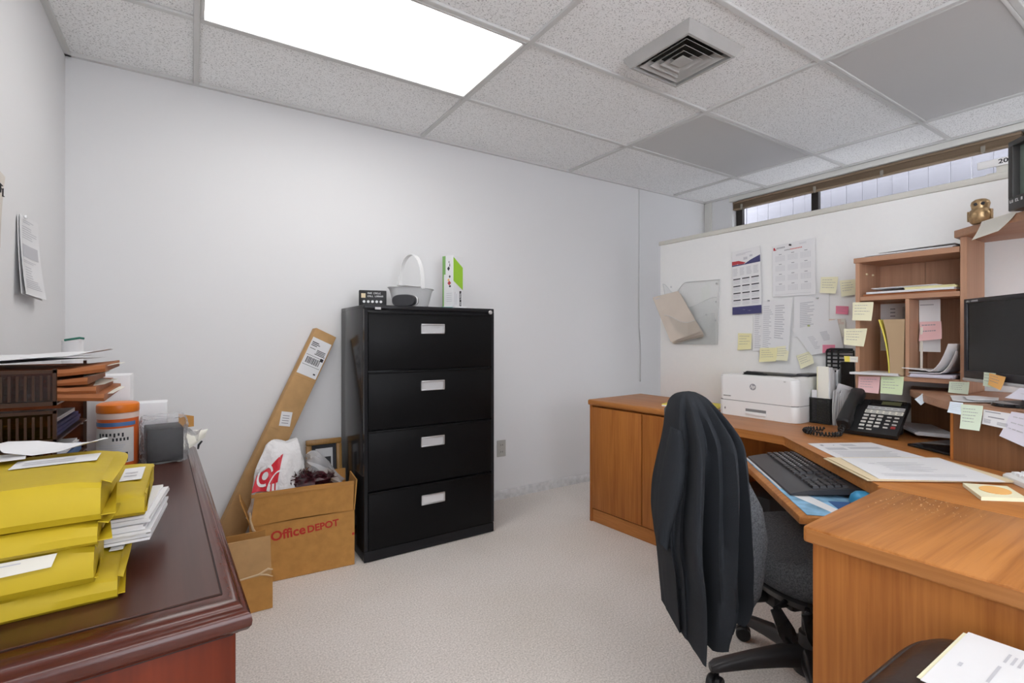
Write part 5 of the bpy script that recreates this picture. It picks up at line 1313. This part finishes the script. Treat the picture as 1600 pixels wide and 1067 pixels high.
# yellow pad standing in the left cubby
b = MB()
def padc(u, v, off=0): 
    z = .9945+.228*(1-v); y = .855+.036*(1-v)**2*(1-u)**.5-.002; x = 2.392+.165*u
    return V((x, y+off, z)), V((0, 1, 0))
b.surf(lambda u, v: padc(u, v, .006), 6, 10, 0, .005)
def board(u, v):
    z = .9945+.228*(1-v); return V((2.388, .853-.045*u+.030*(1-v)**2*(1-u)-.006*(1-v), z)), V((-1, 0, 0))
b.surf(board, 4, 10, 1, .003)
b.surf(lambda u, v: (V((2.392+.165*u, .806+.002*v, .9945+.226*(1-v))), V((0, 1, 0))), 3, 4, 1, .002)
tag(b.build('legal_pad', ['yel_page', 'tan'], None, (2.45, .84, .994)), 'yellow legal pad with a brown board standing in the left hutch cubby', 'notepad')
b = MB(); flat_stack(b, [(2.330, .975), (2.365, .815), (2.53, .845), (2.52, .950)], .9942, 1.004, 0, 5, .004, 9)
tag(b.build('paper_pile', 'paper', None, (2.45, .9, .994)), 'white papers sticking out of the left hutch cubby under the yellow pad', 'papers')
b = MB()
b.surf(lambda u, v: (V((2.352+.20*v-.01*u, (.782 if v > .12 else .800)-.145*u, .9965+.0245+(.105*max(0, (u-.55)/.45)**2.2 if u > .55 else .010*(1-u)*(1-v)))), V((0, 0, 1))), 20, 4, 0, .003)
b.surf(lambda u, v: (V((2.358+.19*v, .780-.142*u, .9965+.018+(.085*max(0, (u-.6)/.4)**2.4 if u > .6 else 0))), V((0, 0, 1))), 20, 4, 0, .003)
tag(b.build('curling_papers', 'paper', None, (2.45, .72, .995)), 'white papers curling up at the right end of the right hutch cubby', 'papers')
b = MB(); flat_stack(b, [(2.365, .780), (2.362, .648), (2.53, .645), (2.53, .77)], .9940, 1.0085, 0, 6, .006, 19)
tag(b.build('folded_letters', 'paper_lav', None, (2.45, .71, .994)), 'flat pile of folded letters at the bottom of the right hutch cubby', 'papers')
b = MB(); b.box(2.462, 2.4645, .768, .776, .9945, 1.19); tag(b.build('upright_sheet', 'paper_warm', None, (2.463, .772, .9945)), 'narrow cream strip standing upright in the right hutch cubby', 'paper')
# notes on the raised shelf and its edge
note('green sticky note standing at the foot of the hutch right panel', [(2.372, .660, .985), (2.360, .600, .988), (2.352, .600, .943), (2.366, .660, .944)], 'note_lg', 16, .004)
note('small pale blue note curling off the left end of the raised shelf edge', [(2.245, .701, .944), (2.240, .682, .928), (2.235, .699, .900), (2.240, .719, .920)], 'paper_blue', 17, .010, 'ink_light')
note('small white note on the raised shelf edge above the panel corner', [(2.004, .556, .948), (1.995, .522, .948), (1.992, .524, .912), (2.006, .560, .914)], 'paper_blue', 18, .006, 'ink_light')
note('large pale green note hanging from the raised shelf edge', [(1.992, .526, .944), (1.968, .470, .947), (1.966, .474, .872), (1.986, .524, .870)], 'note_lg', 19, .006, n=5)
sheet('business_card', 'white printed card hanging from the raised shelf edge between two notes', 'card', [(1.974, .470, .936), (1.950, .408, .934), (1.950, .408, .888), (1.974, .472, .893)], ['paper', 'ink'], lines(.08, .08, .9, .2, 1, 1, .5, 2, .3)+[(.2, .40, .8, .47, 1)]+lines(.06, .62, .34, .9, 4, 1, .4, 3, .2)+lines(.55, .68, .95, .9, 3, 1, .4, 4, .2), GN, curl=.003)
note('lavender white note hanging at the right end of the raised shelf edge', [(1.948, .405, .940), (1.905, .320, .938), (1.905, .320, .830), (1.958, .430, .866)], 'paper_lav', 20, .004, 'ink_light', 3)
b = MB(); sheet_geo(b, [(2.235, .620, .944), (2.290, .515, .944), (2.11, .475, .944), (2.06, .565, .944)], 0, (), wave=.003, lift=.002); sheet_geo(b, [(2.20, .575, .948), (2.26, .50, .948), (2.12, .470, .948), (2.10, .54, .948)], 0, (), wave=.004, lift=.003)
tag(b.build('grey_papers', 'paper', None, (2.17, .54, .943), fixn=False), 'loose papers on the raised shelf under the monitor', 'papers')

# monitor
md = V((-.712, -.702, 0)); mn = V((-.702, .712, 0)); mo = V((2.252, .588, 1.010))
MM = Matrix(((md.x, 0, mn.x, mo.x), (md.y, 0, mn.y, mo.y), (0, 1, 0, mo.z), (0, 0, 0, 1)))   # x right, y up, z toward viewer
t = thing('computer_monitor', 'black flat computer monitor on the raised hutch shelf', 'monitor', tuple(MM @ V((.23, -.068, -.06))))
w, h = .47, .272
b = MB(MM); b.box(0, w, h-.016, h, -.030, 0, bev=.003); b.box(0, w, 0, .026, -.030, 0, bev=.003); b.box(0, .016, .02, h-.012, -.030, 0, bev=.003); b.box(w-.016, w, .02, h-.012, -.030, 0, bev=.003); b.box(.01, w-.01, .01, h-.01, -.036, -.012); b.build('bezel', 'bezel', t)
b = MB(MM); b.box(.015, w-.015, .024, h-.015, -.012, -.004); b.build('screen', 'screen', t)
b = MB(MM); b.box(-.001, w+.001, -.010, .0005, -.026, .004, bev=.003); b.build('lower_strip', 'silver', t)
b = MB(MM @ Matrix.Translation(V((.014, h-.012, .0003)))); glyphs(b, 0, 0, .058, .006, 12, 0, 5, .0005); b.build('maker_lettering', 'silver', t)
b = MB(MM); b.box(w/2-.04, w/2+.04, -.060, .10, -.075, -.037, bev=.006); b.lathe([(.0005, 0), (.095, 0), (.095, .006), (.05, .012), (.0005, .012)], 40, T=MM.inverted() @ Matrix.Translation(MM @ V((w/2, -.067, -.055)))); b.build('stand', 'black', t)
note('pale green sticky note on the lower left of the monitor frame', [tuple(MM @ V(p)) for p in ((.108, .026, .0055), (.160, .026, .0055), (.160, -.020, .008), (.110, -.018, .008))], 'note_lg', 21, .002, n=3)
note('orange sticky note overlapping the pale green one on the monitor frame', [tuple(MM @ V(p)) for p in ((.136, .025, .008), (.205, .018, .008), (.196, -.024, .012), (.140, -.012, .010))], 'note_or', 22, .004, n=3)
b = MB(); b.lathe([(.0005, 0), (.06, 0), (.062, .004), (.055, .010), (.0005, .011)], 28, (2.085, .435, .9415), 0, 1.0, .7); tag(b.build('black_saucer', 'black_gloss', None, (2.085, .435, .9415)), 'flat black gadget on the raised shelf in front of the monitor', 'gadget')
sheet('white_slip', 'white slip leaning against the monitor at the right edge', 'paper', [(2.076, .398, 1.020), (1.998, .318, 1.020), (1.988, .328, .962), (2.062, .430, .960)], ['paper_lav', 'ink_light'], lines(.2, .2, .9, .8, 4, 1, .15, 4, .4), curl=.018, wave=.003)

# gold figurine, note and old tube monitor on the top shelf
t = thing('gold_figurine', 'small gold owl shaped figurine on the hutch top shelf', 'figurine', (2.318, .560, 1.5475))
b = MB(); b.lathe([(.0005, 0), (.022, .0005), (.027, .006), (.0325, .020), (.0335, .032), (.029, .046), (.0235, .052), (.0245, .060), (.0265, .068), (.024, .078), (.015, .085), (.0005, .088)], 28, (2.318, .560, 1.5475)); b.build('body', 'gold', t)
for s in (-1, 1):
    b = MB(); p = V((2.318-.0245, .560+.009*s-.003, 1.5475+.066)); b.lathe([(.0005, -.002), (.006, -.002), (.005, .002), (.0005, .003)], 12, T=frame_m(tuple(p), (.25, -.97, 0), (0, 0, 1))); b.build('eye', 'ink_black', t)
    b = MB(); b.loft([[V((2.318+.012*math.cos(q)-.004+.0, .560+s*(.030+.004*math.sin(q)), 1.5475+z)) for q in [2*PI*i/10 for i in range(10)]] for z in (.012, .03, .045)], 0); b.build('wing', 'gold', t)
sheet('lined_note', 'lined white note drooping over the front edge of the hutch top shelf', 'paper', [(2.296, .548, 1.5495), (2.205, .440, 1.5525), (2.228, .482, 1.496), (2.300, .566, 1.487)], ['paper_warm', 'ink_light'], lines(.08, .10, .95, .9, 9, 1, .12, 3, .15), curl=.012, lift=.004)
vo = V((2.180, .462, 1.5475)); VM = Matrix(((md.x, 0, mn.x, vo.x), (md.y, 0, mn.y, vo.y), (0, 1, 0, vo.z), (0, 0, 0, 1)))
t = thing('tube_monitor', 'small old black tube monitor on the hutch top shelf at the right edge', 'monitor', tuple(VM @ V((.12, 0, -.1))))
w, h = .25, .222
b = MB(VM)
b.box(0, w, .001, .045, -.06, 0, bev=.004); b.box(0, w, h-.018, h, -.06, 0, bev=.004); b.box(0, .020, .04, h-.016, -.06, 0, bev=.003); b.box(w-.020, w, .04, h-.016, -.06, 0, bev=.003)
b.loft([[V((x, y, z)) for x, y in ((.004+k, .003+k*.3), (w-.004-k, .003+k*.3), (w-.004-k, h-.004-k), (.004+k, h-.004-k))] for z, k in ((-.055, 0), (-.12, .012), (-.22, .045))], 0)
b.build('shell', 'tv_shell', t)
b = MB(VM)
def tubef(u, v):
    x = .019+(w-.038)*u; y = .044+(h-.062)*v; bl = .014*(1-(2*u-1)**2)*(1-(2*v-1)**2)
    return V((x, y, -.020+bl)), V((0, 0, 1))
b.surf(tubef, 14, 12, 0, .004); b.build('tube_face', 'tv_glass', t)
b = MB(VM @ Matrix.Translation(V((.010, .026, .0003)))); glyphs(b, 0, 0, .052, .009, 7, 0, 7, .0007); b.build('maker_lettering', 'paper', t)
# number plate on the partition cap
t = thing('number_plate', 'white number plate on a bracket on the partition top beside the old monitor', 'sign', (2.64, .60, PT))
b = MB(); b.box(2.628, 2.634, .46, .645, PT+.030, PT+.060, bev=.004); b.build('plate', 'white_gloss', t)
b = MB(); b.box(2.632, 2.65, .50, .62, PT+.0005, PT+.008, bev=.002); b.box(2.6345, 2.640, .53, .59, PT+.006, PT+.040); b.build('bracket', 'cap', t)
b = MB(); add_text(b, '204', .024, (2.6276, .562, PT+.046), (0, -1, 0), (0, 0, 1), 0, depth=.0003, xs=1.2, bold=.0005); b.build('number', 'ink_black', t)

# ================================================================== TASK CHAIR WITH JACKET
hub = V((1.672, .812, 0)); fx = V((.93, -.37, 0)).normalized(); lx = V((-fx.y, fx.x, 0))
t = thing('office_chair', 'grey fabric office chair on a black five star base, a jacket over its back', 'chair', tuple(hub), math.atan2(fx.y, fx.x))
CM = RM(t)
def sup(hx, hy, n, e=.55): return [(hx*math.copysign(abs(math.cos(2*PI*k/n))**e, math.cos(2*PI*k/n)), hy*math.copysign(abs(math.sin(2*PI*k/n))**e, math.sin(2*PI*k/n))) for k in range(n)]
b = MB(CM); rings = []
for k, (sc_, z) in enumerate(((.80, .405), (.93, .41), (.985, .43), (1.0, .455), (.985, .478), (.93, .494), (.78, .500), (.45, .496), (.05, .492))):
    rings.append([V((x*sc_+.015, y*sc_, z-(.030*max(0, x/.25)**3 if z > .44 else .02*max(0, x/.25)**3)+(.012*(abs(y)/.25)**2 if z > .47 else 0))) for x, y in sup(.250, .250, 48, .62)])
b.loft(rings, 0); b.build('seat', 'fabric', t)
b = MB(CM); b.loft([[V((x+.012, y, z)) for x, y in sup(.225*s, .225*s, 36, .6)] for s, z in ((.75, .372), (1, .382), (1.06, .404), (1.0, .412))], 0); b.build('seat_pan', 'base_grey', t)
b = MB(CM); b.box(-.12, .10, -.06, .06, .305, .375, bev=.012); b.box(-.17, -.10, -.045, .045, .315, .36, bev=.006); b.build('tilt_mechanism', 'black', t)
b = MB(CM); b.lathe([(.0005, .075), (.052, .078), (.052, .110), (.036, .150), (.034, .20), (.026, .205), (.026, .31), (.0005, .31)], 24); b.build('gas_column', 'base_grey', t)
ang0 = math.radians(142.8)-math.atan2(fx.y, fx.x)
for k in range(5):
    a_ = ang0+k*2*PI/5; dr = V((math.cos(a_), math.sin(a_), 0)); sd = V((-dr.y, dr.x, 0))
    b = MB(CM); rings = []
    for r_, z, w_, h_ in ((.030, .128, .036, .034), (.09, .122, .030, .030), (.18, .106, .026, .024), (.26, .088, .024, .019), (.300, .078, .023, .016), (.316, .072, .016, .010)):
        rings.append([dr*r_+sd*(w_*math.copysign(abs(math.cos(q))**.6, math.cos(q)))+V((0, 0, z+h_*math.copysign(abs(math.sin(q))**.7, math.sin(q)))) for q in [2*PI*i/16 for i in range(16)]])
    b.loft(rings, 0); arm = b.build('base_arm', 'base_grey', t)
    c = dr*.295; tw_ = V((math.cos(a_+.9), math.sin(a_+.9), 0)); ax = V((-tw_.y, tw_.x, 0))
    b = MB(CM)
    T2 = frame_m(tuple(c+tw_*.012+V((0, 0, .0265))), tuple(tw_), (0, 0, 1))
    for s in (-1, 1): b.lathe([(.0005, .004*s), (.024, .004*s), (.026, .008*s), (.026, .018*s), (.022, .023*s), (.0005, .023*s)], 24, T=T2)
    b.tube([c+V((0, 0, .03)), c+V((0, 0, .07))], .008, 8)
    b.build('caster', 'black', arm)
for s, (px_, py_) in enumerate(((-.16, .075), (-.05, .16))):
    pass
lever_pts = (((1.345, .745, .405), (1.405, .735, .300)), ((1.400, .690, .400), (1.465, .690, .292)))
for (p, q) in lever_pts:
    p = V(p); q = V(q); d = (q-p).normalized(); sd = V((.80, -.60, 0)); sd = (sd-d*sd.dot(d)).normalized(); nn = sd.cross(d)
    b = MB(); T2 = Matrix(((sd.x, d.x, nn.x, p.x), (sd.y, d.y, nn.y, p.y), (sd.z, d.z, nn.z, p.z), (0, 0, 0, 1)))
    b.prism([(-.014, 0), (.014, 0), (.024, .085), (.020, .118), (.0, .128), (-.020, .118), (-.022, .085)], -.004, .004, 0, bev=.002, T=T2)
    b.box(-.010, .010, .090, .093, .004, .0046, 1, T=T2); b.box(-.010, -.007, .098, .108, .004, .0046, 1, T=T2); b.box(.004, .010, .098, .101, .004, .0046, 1, T=T2)
    b.tube([p, p+(hub+V((0, 0, .36))-p)*.75], .007, 8)
    b.build('lever', ['black_gloss', 'printer_grey'], t)
# back pad: curved upholstered shell
bc = [(.42,.585,.035,.12),(.47,.590,.052,.14),(.52,.588,.062,.15),(.62,.596,.066,.15),(.70,.584,.062,.15),(.767,.556,.054,.145),(.83,.516,.042,.14),(.88,.505,.036,.13),(.93,.500,.030,.13),(.96,.497,.015,.09)]
b = MB(); rings = []
for z, lt, th, hw in bc:
    c = V((.7725+.839*lt, 1.1914-.544*lt, z)); rg = []
    for i in range(32):
        q = 2*PI*i/32; u_ = math.copysign(abs(math.cos(q))**.75, math.cos(q)); v_ = math.copysign(abs(math.sin(q))**.75, math.sin(q))
        rg.append(c+lx*(hw*u_)+fx*(th*v_+.015*u_*u_))
    rings.append(rg)
b.loft(rings, 0); b.build('backrest', 'fabric', t)
b = MB(CM); b.tube([(-.15, 0, .335), (-.25, 0, .34), (-.315, 0, .40), (-.345, 0, .52)], [.018, .02, .02, .014], 10); b.build('back_support', 'black', t)

# jacket draped over the back: folds run down from the peak
rowsj = [(0.995,0.482,0.519,.02),(0.984,0.464,0.539,.06),(0.960,0.452,0.559,.095),(0.918,0.446,0.591,.12),(0.876,0.444,0.612,.138),(0.825,0.441,0.615,.15),(0.758,0.433,0.612,.165),(0.691,0.424,0.612,.17),(0.620,0.420,0.616,.17),(0.570,0.424,0.620,.165),(0.520,0.434,0.620,.16),(0.468,0.440,0.626,.15),(0.425,0.446,0.620,.14),(0.398,0.450,0.612,.13)]
Rv = V((.839, -.544, 0)); Fv = V((.544, .839, 0)); N_ = 96
t2 = thing('draped_jacket', 'black fleece jacket hanging over the back of the grey office chair', 'jacket', (1.26, .9, .2))
rings = []
for k, (z, l, r_, hd) in enumerate(rowsj):
    s = k/(len(rowsj)-1); c = (l+r_)/2; hw = (r_-l)/2; rg = []
    for i in range(N_):
        q = 2*PI*i/N_
        cu = math.copysign(abs(math.cos(q))**.85, math.cos(q)); su = math.copysign(abs(math.sin(q))**.85, math.sin(q))
        amp = .033*min(1, s*1.8)
        f = amp*(math.sin(9*q+1.3+.8*s)+.6*math.sin(15*q+2.1-1.1*s)+.35*math.sin(23*q+4*s))
        keep = 1-abs(cu)**6
        lat = c+cu*(hw+f*.35*keep)-.012*max(0, math.sin(q))*0; dep = 1.40+su*hd+su*f*1.3
        zz = z
        if k >= len(rowsj)-3:
            w_ = (k-len(rowsj)+4)/3
            un = (lat-.45)/.20
            zz = z-w_*(.070*math.exp(-((un-.20)/.28)**2)-.050*max(0, un-.45))
        rg.append(Rv*lat+Fv*dep+V((0, 0, zz)))
    rings.append(rg)
b = MB()
# densify between rows for smooth folds
dens = []
for k in range(len(rings)-1):
    for m_ in range(4):
        tt = m_/4
        p0 = rings[max(k-1, 0)]; p1 = rings[k]; p2 = rings[k+1]; p3 = rings[min(k+2, len(rings)-1)]
        dens.append([.5*((2*p1[i])+(p2[i]-p0[i])*tt+(2*p0[i]-5*p1[i]+4*p2[i]-p3[i])*tt*tt+(3*p1[i]-p0[i]-3*p2[i]+p3[i])*tt**3) for i in range(N_)])
dens.append(rings[-1])
inner = [[p+(sum(rg, V())/N_-p).normalized()*.012 for p in rg] for rg in dens[::-1][:10]]
for rg, src in zip(inner, dens[::-1][:10]):
    for i in range(N_): rg[i].z = src[i].z
full = dens+[inner[0]]+inner[1:]
b.loft(full, 0, caps=False)
n0 = len(b.v); b.v.append(sum(dens[0], V())/N_+V((0, 0, .003)))
for i in range(N_): b.f.append([n0, i, (i+1) % N_]); b.mi.append(0)
b.build('jacket_body', 'jacket', t2, sharp=70)
# sleeve falling on the near left side
b = MB(); rings = []
for k in range(14):
    s = k/13; z = .90-.31*s; lt = .452-.040*s+.006*math.sin(5*s); dp = 1.36-.02*s; w_ = .022+.020*math.sin(PI*min(1, s*1.2))
    rings.append([Rv*(lt+w_*.62*math.cos(q)*(1+.10*math.sin(4*q+6*s)))+Fv*(dp+w_*1.5*math.sin(q))+V((0, 0, z-.012*math.cos(q)*s)) for q in [2*PI*i/24 for i in range(24)]])
b.loft(rings, 0); b.build('sleeve', 'jacket', t2, sharp=60)
# ================================================================== LEATHER CHAIR, lower right corner
t = thing('leather_chair', 'dark brown leather seat in the lower right corner, papers lying on it', 'chair', (.84, .06, 0))
b = MB(); rings = []
for sc_, z in ((.90, .570), (.97, .585), (1.0, .615), (.995, .645), (.96, .664), (.88, .675), (.70, .678), (.35, .679), (.02, .679)):
    rings.append([V((.835+x*sc_, .060+y*sc_, z)) for x, y in sup(.225, .262, 72, .34)])
b.loft(rings, 0); b.build('seat_cushion', 'leather', t)
b = MB(); pr = []
for k in range(57):
    q = 2*PI*k/56; pr.append(V((.835+.2225*math.copysign(abs(math.cos(q))**.34, math.cos(q)), .060+.2595*math.copysign(abs(math.sin(q))**.34, math.sin(q)), .652)))
b.tube(pr, .0045, 6, caps=False); b.build('piping', 'leather', t)
for s in (-1, 1):
    for u_ in (-1, 1):
        b = MB(); b.tube([(.835+.15*s, .06+.17*u_, .575), (.835+.175*s, .06+.20*u_, .0)], [.020, .015], 10); b.build('leg', 'black', t)
b = MB(); b.loft([[V((.835+x, -.215+y*.35-.10*(z-.6), z)) for x, y in sup(.20*k, .09*k, 32, .5)] for z, k in ((.56, .9), (.64, 1), (.9, 1), (1.0, .9), (1.02, .6))], 0); b.build('backrest', 'leather', t)
b = MB()
sheet_geo(b, [(.838, .268, .6835), (1.026, .268, .6835), (1.045, .060, .6835), (.842, .060, .6835)], 0, (), lift=.0)
sheet_geo(b, [(.832, .262, .6855), (1.030, .263, .6855), (1.052, .050, .6855), (.838, .050, .6855)], 1,
  [(.40, .08, .46, .10, 2), (.33, .235, .62, .252, 2)]+[(.70, .24+.034*k, .86-.02*(k % 2), .255+.034*k, 2) for k in range(5)], lift=.0)
tag(b.build('printed_papers', ['note_p', 'paper', 'ink_light'], None, (.94, .16, .683), fixn=False), 'white printed papers on the dark leather seat in the lower right corner', 'papers')

# ================================================================== LIGHT, CAMERA
w = bpy.data.worlds.new('World'); sc.world = w; w.use_nodes = True
nt = w.node_tree; bg = nt.nodes['Background']
sky = nt.nodes.new('ShaderNodeTexSky'); sky.sky_type = 'HOSEK_WILKIE'; sky.turbidity = 6; sky.sun_direction = (.5, .2, .8)
bg.inputs['Color'].default_value = (.97, .985, 1.0, 1); bg.inputs['Strength'].default_value = 6.0
nt.nodes.remove(sky)

cam = bpy.data.cameras.new('camera'); co = bpy.data.objects.new('camera', cam); COL.objects.link(co)
co.location = (0, 0, 1.152); co.rotation_euler = (PI/2, 0, -.575)
cam.sensor_width = 36; cam.lens = 772/1600*36; cam.shift_y = -(533.5-526)/1600; cam.clip_start = .02
sc.camera = co
sc.view_settings.view_transform = 'Standard'; sc.view_settings.look = 'None'; sc.view_settings.gamma = 1; sc.view_settings.use_curve_mapping = False
sc.view_settings.exposure = 0.33
sc.cycles.use_denoising = True
sc.cycles.max_bounces = 10; sc.cycles.diffuse_bounces = 6; sc.cycles.transparent_max_bounces = 24
sc.cycles.caustics_reflective = False; sc.cycles.caustics_refractive = False
sc.cycles.sample_clamp_indirect = 8
